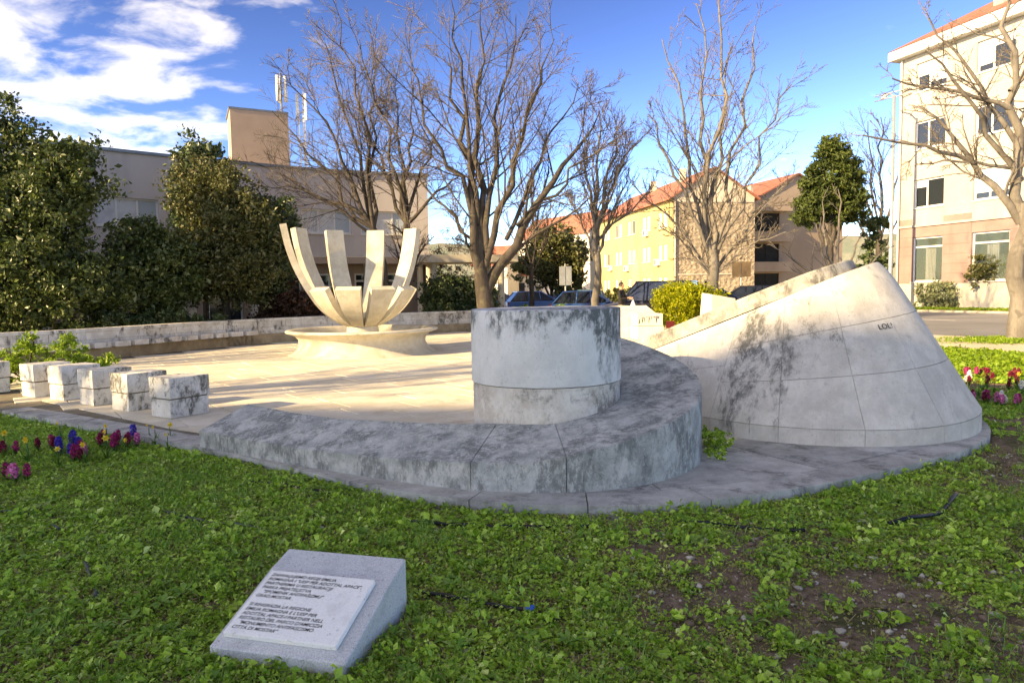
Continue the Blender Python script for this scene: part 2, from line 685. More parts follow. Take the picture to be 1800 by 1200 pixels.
if RN.x < 0:
    RN = -RN
sheet('parking_lot', [(7.0, 17.2), (9.6, 18.4), rp(-3, 0), rp(-90, 0), (-30, 110), (-8, 37.5), (-2, 29.2), (7.6, 28.6)], -0.2, -0.006, M['pavement'])
sheet('road', [rp(30, 0.0), rp(30, 17.2), rp(-140, 17.2), rp(-140, 0.0)], -0.2, -0.06, M['asphalt'])
for k, w in (('road_edge_line', 15.9), ('road_edge_line', 0.5)):
    o = sheet(k, [rp(28, w - 0.08), rp(28, w + 0.08), rp(-120, w + 0.08), rp(-120, w - 0.08)], None, -0.056, M['marking'])
for i in range(16):
    s = 18 - i * 6.0
    sheet('road_dash', [rp(s, 9.3), rp(s, 9.48), rp(s - 3.2, 9.48), rp(s - 3.2, 9.3)], None, -0.0555, M['marking'])
sheet('far_pavement', [rp(30, 17.2), rp(30, 40), rp(-140, 40), rp(-140, 17.2)], -0.2, 0.04, M['pavement'])
SW = [(5.7, 15.0), (7.0, 17.0), (9.6, 17.6), (10.5, 16.6), (12.3, 13.4), (14.5, 9.0), (19.0, 2.0), rp(24, -0.002), rp(-3, -0.002), (9.3, 18.6), (6.9, 18.0)]
sheet('pavement', [(9.7, 17.9), (10.5, 16.6), (12.3, 13.4), (14.5, 9.0), (19.0, 2.0), rp(24, -0.002), rp(-4, -0.002)], -0.2, 0.0, M['pavement'])
# kerb stones beside the road
kb = MB()
a, b = rp(0, 0), rp(1, 0)
kroot = tag(empty('kerb'), kind='structure')
kme = None
for i in range(22):
    s0, s1 = 16 - i * 1.0, 16 - i * 1.0 - 0.985
    kb = MB()
    q = [rp(s0, 17.22), rp(s0, 17.5), rp(s1, 17.5), rp(s1, 17.22)]
    kb.hexa([(x, y, -0.15) for x, y in q], [(x, y, 0.10) for x, y in q])
    kb.build('kerb_stone', M['kerb'], kroot)

# ---- lawn terrain
LAWN = [(-16, -3), (-16, 11.6), (-9.2, 11.4)] + PLAZA_EDGE + [(5.4, 11.0), (5.6, 14.0), (6.0, 16.8), (9.7, 17.9), (10.5, 16.6), (12.3, 13.4), (14.5, 9.0), (19.0, 2.0), (21, -3)]


def lawn_z(x, y):
    d = np.clip((8 - y) / 6, 0, 1)
    z = -0.080 + 0.05 * (fbm(x * 0.9, y * 0.9) - 0.5) + 0.03 * (fbm(x * 4 + 9, y * 4) - 0.5)
    bank = np.clip((x - 6.0) / 3.0, 0, 1) * np.clip((y - 9.5) / 4.0, 0, 1)
    return z + 0.07 * bank


t = NT('lawn_soil')
n1 = t.noise(2.2, 6, 0.65)
n2 = t.noise(16, 6, 0.7)
n3 = t.noise(70, 3, 0.7)
c = t.mix(t.step(n2, 0.35, 0.65), hx('#8d7a68'), hx('#6a5949'))
c = t.mix(t.step(n3, 0.60, 0.70, 0, 0.7), c, hx('#9a8c78'))
c = t.mix(t.step(n1, 0.50, 0.62, 0, 0.75), c, hx('#3d4a22'))
t.color(c)
t.rough(0.95)
t.b.inputs['Specular IOR Level'].default_value = 0.1
t.bump(t.math('ADD', n2, t.math('MULTIPLY', n3, 0.5)), 0.8, 0.03)
M['soil'] = t.m
nx, ny = 260, 170
gx = np.linspace(-16, 21, nx)
gy = np.linspace(-3, 18.2, ny)
X, Y = np.meshgrid(gx, gy)
Z = lawn_z(X, Y)
ins = in_poly(X, Y, PLAZA)
Z = np.where(ins, Z - 0.06, Z)
idx = np.arange(nx * ny).reshape(ny, nx)
Fq = np.stack([idx[:-1, :-1], idx[:-1, 1:], idx[1:, 1:], idx[1:, :-1]], -1).reshape(-1, 4)
cxq = (X[:-1, :-1] + X[1:, 1:]).ravel() / 2
cyq = (Y[:-1, :-1] + Y[1:, 1:]).ravel() / 2
keep = in_poly(cxq, cyq, LAWN) | (in_poly(cxq, cyq, PLAZA) & (cyq < 12))
lawn = link('lawn', np_mesh('lawn', np.stack([X, Y, Z], -1).reshape(-1, 3), Fq[keep], True), M['soil'])
lawn['kind'] = 'structure'

# ---- plaza slab, paving stones, edge stones
plaza = sheet('plaza', PLAZA, -0.25, -0.016, M['joint'])
e1 = Vector((0.8, 0.6))
e2 = Vector((-0.6, 0.8))
CONE_C = (3.62, 8.62)
DRUM_C = (0.33, 6.95)
slab_meshes = {}
inner = []
pe = [Vector(p) for p in PLAZA_EDGE]


def edge_dist(p):
    best = 1e9
    for i in range(len(pe) - 1):
        ab = pe[i + 1] - pe[i]
        tt = max(0, min(1, (p - pe[i]).dot(ab) / ab.length_squared))
        best = min(best, (pe[i] + ab * tt - p).length)
    return best


slabs = []
cut_slabs = []
ROW = 0.66
for r in range(-8, 46):
    u = -22 + random.random()
    while u < 26:
        L = random.choice((0.75, 0.9, 1.05, 1.2, 1.35))
        cu, cv = u + L / 2, r * ROW + ROW / 2
        cs_ = [e1 * uu + e2 * vv for uu in (u, u + L) for vv in (r * ROW, r * ROW + ROW)]
        ctr = e1 * cu + e2 * cv
        lim_ = 0.335 if ctr.x < -1.75 else 1.56
        near = edge_dist(ctr) < lim_ + 1.0
        if not near:
            ok = all(in_poly(np.array([q.x]), np.array([q.y]), PLAZA)[0] for q in cs_ + [ctr])
        else:
            ok = min(edge_dist(q) for q in cs_) >= lim_ and all(in_poly(np.array([q.x]), np.array([q.y]), PLAZA)[0] for q in cs_)
            if not ok:
                # cut the slab along the edge band (the plaza edge is convex here)
                gq = 0.008
                poly = [e1 * uu + e2 * vv for uu, vv in ((u + gq, r * ROW + gq), (u + L - gq, r * ROW + gq), (u + L - gq, r * ROW + ROW - gq), (u + gq, r * ROW + ROW - gq))]
                for pa, pb in zip(pe[:-1], pe[1:]):
                    dd = (pb - pa).normalized()
                    nn = Vector((-dd.y, dd.x))
                    out = []
                    for k_ in range(len(poly)):
                        A_, B_ = poly[k_], poly[(k_ + 1) % len(poly)]
                        da, db = (A_ - pa).dot(nn) - lim_, (B_ - pa).dot(nn) - lim_
                        if da >= 0:
                            out.append(A_)
                        if (da >= 0) != (db >= 0):
                            out.append(A_.lerp(B_, da / (da - db)))
                    poly = out
                    if len(poly) < 3:
                        break
                if len(poly) >= 3:
                    ar = abs(sum(poly[k_].cross(poly[(k_ + 1) % len(poly)]) for k_ in range(len(poly)))) / 2
                    if ar > 0.03 and all(in_poly(np.array([q.x]), np.array([q.y]), PLAZA)[0] for q in poly):
                        cut_slabs.append(poly)
        if ok:
            slabs.append((ctr.x, ctr.y, L))
        u += L
# the 300 nearest slabs are pieces; the rest one part
slabs.sort(key=lambda s: (s[0] + 1.0) ** 2 + (s[1] - 5) ** 2)
rot = math.atan2(0.6, 0.8)
for poly in cut_slabs:
    mb = MB()
    zt = random.uniform(-0.005, 0.002)
    mb.hexa([(p.x, p.y, -0.05) for p in poly], [(p.x, p.y, zt) for p in poly])
    mb.build('paving_slab', M['paving'], plaza)
NS = 290 - len(cut_slabs)
for i, (x, y, L) in enumerate(slabs[:NS]):
    if L not in slab_meshes:
        mb = MB()
        g2 = 0.007
        mb.box(-L / 2 + g2, L / 2 - g2, -ROW / 2 + g2, ROW / 2 - g2, -0.05, 0.0)
        me = mb.mesh('paving_slab', 0.006)
        me.materials.append(M['paving'])
        slab_meshes[L] = me
    o = link('paving_slab', slab_meshes[L], None, plaza)
    o.location = (x, y, random.uniform(-0.003, 0.001))
    o.rotation_euler = (random.gauss(0, 0.0012), random.gauss(0, 0.0012), rot)
far = MB()
for (x, y, L) in slabs[NS:]:
    z = random.uniform(-0.003, 0.001)
    q = [Vector((x, y)) + e1 * (sx * (L / 2 - 0.009)) + e2 * (sy * (ROW / 2 - 0.009)) for sx, sy in ((-1, -1), (1, -1), (1, 1), (-1, 1))]
    far.hexa([(p.x, p.y, -0.05) for p in q], [(p.x, p.y, z) for p in q])
far_o = far.build('far_paving_slabs', M['paving'], plaza)
far_o['kind'] = 'stuff'
print('slabs', len(slabs), len(cut_slabs))
# edge stones: a 0.34 m band along the plaza edge with a slight lip
seg_pts = []
acc = 0.0
ring = []
for i in range(len(pe) - 1):
    n = max(1, int((pe[i + 1] - pe[i]).length / 0.12))
    for k in range(n):
        ring.append(pe[i].lerp(pe[i + 1], k / n))
ring.append(pe[-1])
sm = []
for i in range(len(ring)):
    a = ring[max(0, i - 3)]
    b = ring[min(len(ring) - 1, i + 3)]
    sm.append((ring[max(0, i - 2)] + ring[i] + ring[min(len(ring) - 1, i + 2)]) / 3)
def stone_band(name, d0, d1, i0, i1, steps, outer):
    """stones lying side by side along the plaza edge, from d0 to d1 metres inside it"""
    i = i0
    while i < i1:
        j = min(i1, i + random.choice(steps))
        if i1 - j < 4:
            j = i1
        mb = MB()
        top, bot, topi, boti = [], [], [], []
        zt = random.uniform(-0.003, 0.004)
        for k in range(i, j + 1):
            d = (sm[min(len(sm) - 1, k + 2)] - sm[max(0, k - 2)]).normalized()
            nrm = Vector((-d.y, d.x))
            sh = d * (0.005 if k == i else -0.005 if k == j else 0.0)
            o_ = sm[k] + nrm * d0 + sh
            q_ = sm[k] + nrm * d1 + sh
            top.append((o_.x, o_.y, zt))
            bot.append((o_.x, o_.y, -0.2 if outer else -0.06))
            topi.append((q_.x, q_.y, zt))
            boti.append((q_.x, q_.y, -0.06))
        mb.grid([bot, top], False, True)
        mb.grid([top, topi], False, True)
        mb.grid([topi, boti], False, True)
        mb.poly([bot[0], top[0], topi[0], boti[0]])
        mb.poly([bot[-1], boti[-1], topi[-1], top[-1]])
        mb.build(name, M['plinth'], plaza)
        i = j


stone_band('edge_stone', -0.02, 0.32, 0, len(sm) - 1, (7, 8, 9, 10), True)
k0 = next(k for k in range(len(sm)) if sm[k].x > -1.75)
k1 = next(k for k in range(len(sm)) if sm[k].x > 5.1)
stone_band('plinth_flagstone', 0.33, 1.55, k0, k1, (5, 6, 7), False)

# ------------------------------------------------------------------ the monument: curved bench, drum, cone
def arc_pt(a, r, c=DRUM_C):
    return (c[0] + r * math.cos(R(a)), c[1] + r * math.sin(R(a)))


# stations: outer x, y, outer top z, inner x, y, inner z
ST = [(-3.31, 7.40, 0.17, -2.97, 7.90, 0.37), (-2.52, 6.84, 0.165, -2.27, 7.28, 0.365), (-1.93, 6.46, 0.16, -1.70, 6.90, 0.36),
      (-1.2, 6.02, 0.18, -0.98, 6.60, 0.37), (-0.75, 5.76, 0.20, -0.55, 6.42, 0.38), (-0.35, 5.58, 0.225, -0.15, 6.36, 0.39)]


def ring_station(a):
    f = (a + 90) / 90.0
    zo = 0.275 + 0.40 * f + (0.05 * f * f if f > 0 else 0)
    zi = 0.40 + 0.17 * max(0, f) + (0.10 * max(0, f - 1))
    x, y = arc_pt(a, 1.48)
    xi, yi = arc_pt(a, 0.72)
    return (x, y, zo, xi, yi, zi)


blocks = [(ST[0:3]), (ST[2:6]), [ST[5]] + [ring_station(a) for a in (-100, -94, -87)],
          [ring_station(a) for a in range(-87, -33, 6)] + [ring_station(-34)],
          [ring_station(a) for a in range(-34, 26, 6)] + [ring_station(26)],
          [ring_station(a) for a in range(26, 72, 6)] + [ring_station(76)]]
bench = tag(empty('spiral_bench', (DRUM_C[0], DRUM_C[1], 0)), 'low grey marble spiral bench with sloping top curling round the drum', 'bench')
bench_off = Vector((DRUM_C[0], DRUM_C[1], 0))
for bi, blk in enumerate(blocks):
    mb = MB()
    g3 = 0.003
    rows_o0, rows_o1, rows_i1, rows_i0 = [], [], [], []
    n = len(blk)
    dz = random.uniform(-0.004, 0.004)
    for k, (x, y, zo, xi, yi, zi) in enumerate(blk):
        p, q = Vector((x, y)), Vector((xi, yi))
        nb = blk[k + 1] if k == 0 else blk[k - 1]
        sh = (Vector((nb[0], nb[1])) - p).normalized() * g3 if k in (0, n - 1) else Vector((0, 0))
        p, q = p + sh, q + sh
        rows_o0.append((p.x - bench_off.x, p.y - bench_off.y, 0.0))
        rows_o1.append((p.x - bench_off.x, p.y - bench_off.y, zo + dz))
        rows_i1.append((q.x - bench_off.x, q.y - bench_off.y, zi + dz))
        rows_i0.append((q.x - bench_off.x, q.y - bench_off.y, 0.0))
    mb.grid([rows_o0, rows_o1], True, True)
    # top in strips so the twist stays smooth
    strips = []
    for s in range(6):
        f = s / 5
        strips.append([tuple(Vector(a).lerp(Vector(b), f)) for a, b in zip(rows_o1, rows_i1)])
    mb.grid(strips, True, True)
    mb.grid([rows_i1, rows_i0], True, True)
    mb.poly([rows_o0[0], rows_o1[0], rows_i1[0], rows_i0[0]])
    mb.poly([rows_o0[-1], rows_i0[-1], rows_i1[-1], rows_o1[-1]])
    mb.build('bench_block', M['bench'], bench)

drum = tag(empty('stone_drum', (DRUM_C[0], DRUM_C[1], 0)), 'tall whitewashed stone drum with grimy rim standing inside the spiral bench', 'stone drum')
mb = MB()
rd = 0.728
mb.lathe([(rd - 0.012, 0.0), (rd - 0.012, 0.715)], n=96)
mb.build('lower_drum', M['drum_low'], drum)
mb = MB()
mb.lathe([(rd - 0.05, 0.722), (rd - 0.004, 0.722)], n=96)
mb.lathe([(rd - 0.004, 0.722), (rd, 0.728), (rd, 1.400)], n=96)
mb.lathe([(rd, 1.400), (rd - 0.003, 1.406), (rd - 0.010, 1.410)], n=96)
mb.lathe([(rd - 0.010, 1.410), (0.0, 1.412)], n=96)
mb.build('upper_drum', M['drum_up'], drum)

# cone: ruled panels between base loop and a slanting cut plane, with a thick slab on the cut
cone = tag(empty('cut_cone', (CONE_C[0], CONE_C[1], 0)), 'big pale stone cone cut off at a slant, dark stains and scribble on its flank', 'stone cone')
APEX = Vector((3.40, 8.62, 3.45))
RC = 1.77


def plane_z(x, y):
    """the slanting cut: a plane that bends over towards its high end"""
    return 1.70 + 0.3757 * x - 0.1744 * y - 0.03 * max(0.0, x - 3.1) ** 2


def cone_base(u):
    """u in degrees: -150..150 circle; beyond, the tail at the left that runs behind the bench"""
    if -147 <= u <= 128:
        return Vector((CONE_C[0] + RC * math.cos(R(u)), CONE_C[1] + RC * math.sin(R(u)), 0)), 1.0
    T = Vector((1.02, 9.15, 0))
    if u < -147:
        a = Vector((CONE_C[0] + RC * math.cos(R(-147)), CONE_C[1] + RC * math.sin(R(-147)), 0))
        f = min(1, (-147 - u) / 40)
    else:
        a = Vector((CONE_C[0] + RC * math.cos(R(128)), CONE_C[1] + RC * math.sin(R(128)), 0))
        f = min(1, (u - 128) / 45)
    return a.lerp(T, f), 1.0 - f


def cone_pt(u, s, inset=0.0):
    """s = 0 base band top ... 1 at the cut plane"""
    b, w = cone_base(u)
    band = 0.165 + 0.05 * max(0, math.cos(R(u))) ** 2
    p0 = Vector((b.x, b.y, band))
    q = Vector((APEX.x, APEX.y, APEX.z))
    tail_top = Vector((b.x + 0.12, b.y, plane_z(b.x + 0.12, b.y)))
    # intersection of p0->q with plane
    d = q - p0
    lo_, hi_ = 0.0, 1.0
    for _ in range(30):
        sc = (lo_ + hi_) / 2
        pm_ = p0 + d * sc
        if pm_.z < plane_z(pm_.x, pm_.y):
            lo_ = sc
        else:
            hi_ = sc
    top = (p0 + d * sc).lerp(tail_top, (1 - w) ** 1.5)
    p = p0.lerp(top, s)
    if s > 0.86:                                # worn, rounded shoulder below the cut
        f_ = (s - 0.86) / 0.14
        dd = Vector((CONE_C[0] - p.x, CONE_C[1] - p.y, 0))
        p = p + dd.normalized() * 0.05 * f_ * f_ * w
    if inset:
        c = Vector((CONE_C[0] - 0.3 * (1 - w), CONE_C[1], p.z))
        dd = (c - p)
        dd.z = 0
        p = p + dd.normalized() * inset
    return p


us = [-187, -147, -122, -96, -68, -40, -12, 16, 60, 100, 128, 173]
co = Vector((CONE_C[0], CONE_C[1], 0))


def cone_panel(u0, u1, s0, s1, band=False):
    n = max(3, int(abs(u1 - u0) / 4))
    gu = 0.07
    rows = []
    for i in range(n + 1):
        u = u0 + gu + (u1 - u0 - 2 * gu) * i / n
        if band:
            b, w = cone_base(u)
            pt = cone_pt(u, 0)
            col = [Vector((b.x, b.y, 0.0)), Vector((b.x, b.y, pt.z - 0.003))]
        else:
            gs = 0.0018
            col = [cone_pt(u, s0 + gs + (s1 - s0 - 2 * gs) * k / 8) for k in range(9)]
        rows.append([p - co for p in col])
    mb = MB()
    mb.grid(rows, True)
    # panel edges turned inwards
    inn = [[p + (Vector((0, 0, p.z)) - p).normalized() * 0.03 for p in r] for r in rows]
    mb.grid([rows[0], inn[0]], False)
    mb.grid([inn[-1], rows[-1]], False)
    mb.grid([[r[0] for r in inn], [r[0] for r in rows]], False)
    mb.grid([[r[-1] for r in rows], [r[-1] for r in inn]], False)
    return mb.build('stone_panel' if not band else 'base_stone', M['cone'], cone)


for i in range(len(us) - 1):
    cone_panel(us[i], us[i + 1], 0, 0, True)
    if us[i] >= 60 or us[i] < -147:
        cuts = [0, 0.5, 1.0]
    else:
        cuts = [0, 0.34, 0.66, 1.0]
    for k in range(len(cuts) - 1):
        cone_panel(us[i], us[i + 1], cuts[k], cuts[k + 1])
# mortar core just behind the panels
mb = MB()
uu = [-187 + 360 * i / 90 for i in range(91)]
mb.grid([[cone_pt(u, s, 0.014) - co for s in (0, 0.25, 0.5, 0.75, 0.88, 0.94, 1.0)] for u in uu], True)
mb.grid([[Vector((*cone_pt(u, 0, 0.014).xy, 0)) - co, cone_pt(u, 0, 0.014) - co] for u in uu], True)
cl = [cone_pt(u, 1.0, 0.0) for u in uu]
cc = sum(cl[:-1], Vector()) / (len(cl) - 1)
cc.z = plane_z(cc.x, cc.y)
rings_ = []
for f in (0.0, 0.35, 0.7, 1.0):
    row = []
    for p in cl:
        q_ = p.lerp(cc, f)
        row.append(Vector((q_.x, q_.y, plane_z(q_.x, q_.y) - 0.004)) - co)
    rings_.append(row)
mb.grid(rings_, True)
mb.build('mortar_core', M['coping'], cone)
# slab lying on the cut
loop = [cone_pt(u, 1.0) for u in uu[:-1]]
ctr = sum(loop, Vector()) / len(loop)
nrm = Vector((-0.3757, 0.1744, 1)).normalized()
ctr.x -= 0.25
ctr.z = plane_z(ctr.x, ctr.y)


def on_cut(p, k):
    q_ = ctr + (p - ctr) * (k - 0.12 * max(0, min(1, (p.x - 3.4) / 0.8)))
    q_.z = plane_z(q_.x, q_.y)
    return q_


low_l = [on_cut(p, 0.955) for p in loop]
th = 0.165
top_l = [on_cut(p, 0.94) + nrm * (th * (1.0 - 0.20 * max(0, min(1, (p.x - 2.6) / 2.0)))) for p in loop]
mid_l = [a.lerp(b, 0.88) + (b - ctr).normalized() * 0.006 for a, b in zip(low_l, top_l)]
mb = MB()
mb.grid([[p - co for p in low_l + low_l[:1]], [p - co for p in mid_l + mid_l[:1]]], True, False)
mb.grid([[p - co for p in mid_l + mid_l[:1]], [p - co for p in top_l + top_l[:1]]], True, False)
tc_ = sum(top_l, Vector()) / len(top_l)
tc_.z = plane_z(tc_.x, tc_.y) + th * 0.8
rings_ = []
for f in (0.0, 0.35, 0.7, 1.0):
    row = []
    for p in top_l + top_l[:1]:
        q_ = p.lerp(tc_, f)
        hgt_ = p.z - plane_z(p.x, p.y)
        q_.z = plane_z(q_.x, q_.y) + hgt_ * (1 - f) + th * 0.8 * f
        row.append(q_ - co)
    rings_.append(row)
mb.grid(rings_, True)
mb.build('slanting_slab', M['coping'], cone)
# short scribble on the lit flank
fc = bpy.data.curves.new('scribble', 'FONT')
fc.body = 'LOL!'
fc.size = 0.085
fc.extrude = 0.001
tmp = bpy.data.objects.new('scribble', fc)
me = bpy.data.meshes.new_from_object(tmp)
bpy.data.objects.remove(tmp)
pm = cone_pt(-78, 0.60)
tu = (cone_pt(-76, 0.60) - cone_pt(-80, 0.60)).normalized()
tv = (cone_pt(-78, 0.7) - cone_pt(-78, 0.5)).normalized()
tn = tu.cross(tv).normalized()
sc_o = link('scribble', me, M['ink'], cone)
mw = Matrix((tu, tv, tn)).transposed().to_4x4()
mw.translation = pm - co + tn * 0.009
sc_o.matrix_local = mw

# ------------------------------------------------------------------ fountain
FC = (-3.92, 18.7)
fountain = tag(empty('fountain', (FC[0], FC[1], 0)), 'cream stone flower fountain with tall curved petals rising from round basin', 'fountain')
mb = MB()
prof = [(1.92, 0.0), (1.84, 0.04), (1.70, 0.14), (1.63, 0.28), (1.64, 0.40), (1.74, 0.50), (1.88, 0.555), (1.95, 0.575), (1.965, 0.60), (1.95, 0.632), (1.90, 0.645)]
mb.lathe(prof, n=96)
mb.lathe([(1.90, 0.645), (1.80, 0.64), (1.74, 0.60), (1.55, 0.40), (1.5, 0.30), (0.0, 0.28)], n=96)
mb.build('basin', M['fountain'], fountain)
mb = MB()
mb.lathe([(0.44, 0.28), (0.40, 0.70)], n=32)
mb.lathe([(0.40, 0.70), (0.0, 0.72)], n=32)
mb.build('pedestal', M['fountain'], fountain)


def petal_prof(zmax, n=14):
    # outer profile r(z): bowl bottom flaring to nearly upright tip
    key = [(0.22, 0.66), (0.50, 0.74), (0.82, 0.92), (1.10, 1.18), (1.34, 1.52), (1.55, 1.90), (1.74, 2.33), (1.88, 2.80), (1.98, 3.31)]
    out = []
    for i in range(n + 1):
        f = i / n
        # resample by arc parameter up to zmax
        ks = [k for k in key]
        tt = f * (len(ks) - 1)
        a = int(min(tt, len(ks) - 2))
        fr = tt - a
        p0 = ks[max(0, a - 1)]
        p1, p2 = ks[a], ks[a + 1]
        p3 = ks[min(len(ks) - 1, a + 2)]
        cr_ = lambda q0, q1, q2, q3: 0.5 * (2 * q1 + (q2 - q0) * fr + (2 * q0 - 5 * q1 + 4 * q2 - q3) * fr ** 2 + (3 * q1 - q0 - 3 * q2 + q3) * fr ** 3)
        r, z = cr_(p0[0], p1[0], p2[0], p3[0]), cr_(p0[1], p1[1], p2[1], p3[1])
        out.append((r, z))
        if z > zmax:
            break
    return out


for az, tall in ((52, 1), (88, 1), (124, 1), (160, 1), (196, 1), (232, 0), (268, 0), (304, 0), (340, 0), (16, 0)):
    prof = petal_prof(9 if tall else 1.55, 24)
    mb = MB()
    ca, sa = math.cos(R(az)), math.sin(R(az))
    rowsO, rowsI = [], []
    k = len(prof)
    for i, (r, z) in enumerate(prof):
        a = prof[max(0, i - 1)]
        b = prof[min(k - 1, i + 1)]
        tx, tz = b[0] - a[0], b[1] - a[1]
        ln = math.hypot(tx, tz)
        nx_, nz_ = -tz / ln, tx / ln                # towards the inside / up
        th_ = 0.17
        w = min(0.245, 0.06 + 0.19 * r) if tall else 0.055 + 0.18 * r
        ri, zi = r + nx_ * th_, z + nz_ * th_
        if ri < 0.03:
            ri = 0.03
        ro, rw = [], []
        for s_ in (-1, 1):
            ro.append((r * ca - s_ * w * sa, r * sa + s_ * w * ca, z))
            rw.append((ri * ca - s_ * w * sa, ri * sa + s_ * w * ca, zi))
        rowsO.append(ro)
        rowsI.append(rw)
    mb.grid(rowsO, True)
    mb.grid(rowsI, True, True)
    mb.grid([[a[0] for a in rowsI], [a[0] for a in rowsO]], True, True)
    mb.grid([[a[1] for a in rowsO], [a[1] for a in rowsI]], True, True)
    mb.poly([rowsO[-1][0], rowsO[-1][1], rowsI[-1][1], rowsI[-1][0]])
    mb.build('tall_petal' if tall else 'low_petal', M['fountain'], fountain)

# ------------------------------------------------------------------ stone seats in a row
seat_xy = [(-4.43, 9.11), (-5.31, 9.73), (-6.12, 10.29), (-6.92, 10.86), (-7.65, 11.29), (-8.55, 11.35)]
seat_lab = ['nearest of five stone cube seats, heavily blackened right side, beside the spiral bench',
            'second nearest cube seat in the row, light face mottled with black lichen',
            'middle cube seat of the row of five, mostly clean white front',
            'fourth cube seat from the spiral bench, pale with dark patch below',
            'farthest whole cube seat of the row, in front of the green shrub',
            'dark stone seat cut by the left edge of the picture']
ra = math.atan2(0.26, -0.41)
for i, (x, y) in enumerate(seat_xy):
    o = tag(empty('cube_seat', (x, y, 0), R(-33.5) + random.uniform(-0.03, 0.03)), seat_lab[i], 'stone seat', 'row of stone cube seats')
    if i == 5:
        o.location = (-8.90, 11.62, 0)
    for nm, z0, z1, g4 in (('lower_block', 0.0, 0.238, 0.012), ('upper_block', 0.256, 0.525, 0.0)):
        mb = MB()
        mb.box(-0.46 + g4, 0 - g4, g4, 0.58 - g4, z0, z1 + random.uniform(-0.004, 0.004))
        mb.build(nm, M['seat'], o, 0.008, 2)
    mb = MB()
    mb.box(-0.435, -0.025, 0.025, 0.555, 0.23, 0.262)
    mb.build('mortar_joint', M['joint'], o)

# ------------------------------------------------------------------ low plaza wall with stone seats
wl_pts = [Vector(p) for p in WALL_LINE]


class Path:
    """polyline resampled by arc length; d is offset to the right-hand side (towards the camera)"""

    def __init__(self, pts, smooth=0):
        P = [Vector(p) for p in pts]
        for _ in range(smooth):
            Q = [P[0]]
            for a, b in zip(P[:-1], P[1:]):
                Q += [a.lerp(b, 0.25), a.lerp(b, 0.75)]
            Q.append(P[-1])
            P = Q
        self.P = P
        self.c = [0.0]
        for a, b in zip(P[:-1], P[1:]):
            self.c.append(self.c[-1] + (b - a).length)
        self.L = self.c[-1]

    def at(self, u, d=0.0):
        u_ = max(0, min(self.L - 1e-6, u))
        import bisect
        i = max(0, min(len(self.P) - 2, bisect.bisect_right(self.c, u_) - 1))
        a, b = self.P[i], self.P[i + 1]
        f = (u - self.c[i]) / (self.c[i + 1] - self.c[i])
        p = a.lerp(b, f) if 0 <= f <= 1 else a + (b - a) * f
        h = 0.35

        def raw(v):
            v = max(0, min(self.L - 1e-6, v))
            i = max(0, min(len(self.P) - 2, bisect.bisect_right(self.c, v) - 1))
            return self.P[i].lerp(self.P[i + 1], (v - self.c[i]) / (self.c[i + 1] - self.c[i]))
        tg = (raw(u_ + h) - raw(u_ - h)).normalized()
        return p + Vector((tg.y, -tg.x)) * d

    def find(self, x):
        """arc length where the path crosses a given x"""
        best = min(range(400), key=lambda k: abs(self.at(self.L * k / 399).x - x))
        return self.L * best / 399

    def box(self, mb, u0, u1, z0, z1, d0, d1, nu=1, off=(0, 0)):
        """solid following the path; d0 is the back, d1 the front"""
        F_, B_ = [], []
        for i in range(nu + 1):
            u = u0 + (u1 - u0) * i / nu
            f, b = self.at(u, d1), self.at(u, d0)
            F_.append((f.x - off[0], f.y - off[1]))
            B_.append((b.x - off[0], b.y - off[1]))
        up = lambda L_, z: [(x, y, z) for x, y in L_]
        mb.grid([up(F_, z0), up(F_, z1)], False)
        mb.grid([up(F_, z1), up(B_, z1)], False)
        mb.grid([up(B_, z1), up(B_, z0)], False)
        mb.grid([up(B_, z0), up(F_, z0)], False)
        mb.poly([(*F_[0], z0), (*F_[0], z1), (*B_[0], z1), (*B_[0], z0)])
        mb.poly([(*F_[-1], z0), (*B_[-1], z0), (*B_[-1], z1), (*F_[-1], z1)])


wp = Path(WALL_LINE, 2)
pw = tag(empty('plaza_wall', (WALL_LINE[2][0], WALL_LINE[2][1], 0)), 'low whitewashed stone wall curving round the back of the plaza', 'wall')
off = (WALL_LINE[2][0], WALL_LINE[2][1])
mb = MB()
wp.box(mb, 0, wp.L, -0.1, 0.735, -0.30, -0.012, 60, off)
mb.build('wall_core', M['joint'], pw)
mb = MB()
wp.box(mb, 0, wp.L, -0.1, 0.30, -0.01, 0.0, 60, off)
mb.build('wall_base', M['wall_base'], pw)
for (z0, z1) in ((0.305, 0.50), (0.506, 0.70)):
    u = random.uniform(-0.3, 0)
    while u < wp.L:
        L = random.uniform(0.55, 1.15)
        a_, b_ = max(0, u), min(wp.L, u + L - 0.010)
        if b_ - a_ > 0.15:
            mb = MB()
            wp.box(mb, a_, b_, z0, z1, -0.011, random.uniform(0.0, 0.012), 2, off)
            mb.build('stone_block', M['wall'], pw)
        u += L
u = 0
while u < wp.L:
    L = random.uniform(1.3, 1.8)
    b_ = min(wp.L, u + L - 0.008)
    mb = MB()
    wp.box(mb, u, b_, 0.706, 0.79, -0.32, 0.03, 2, off)
    mb.build('coping_stone', M['wall'], pw)
    u += L
# cantilevered seat slabs along the left half
u = 1.0
u_end = wp.find(-8.4)
while u < u_end:
    mb = MB()
    wp.box(mb, u, u + 0.43, 0.30, 0.44, -0.01, 0.32, 1, off)
    mb.build('seat_slab', M['wall'], pw, 0.008)
    u += 0.545

# ------------------------------------------------------------------ granite block with inscription plate
pq = tag(empty('inscription_block', (-1.08, 3.06, -0.095), R(-15)), 'sloped granite block with a white lettered plate lying in the weeds', 'plaque')
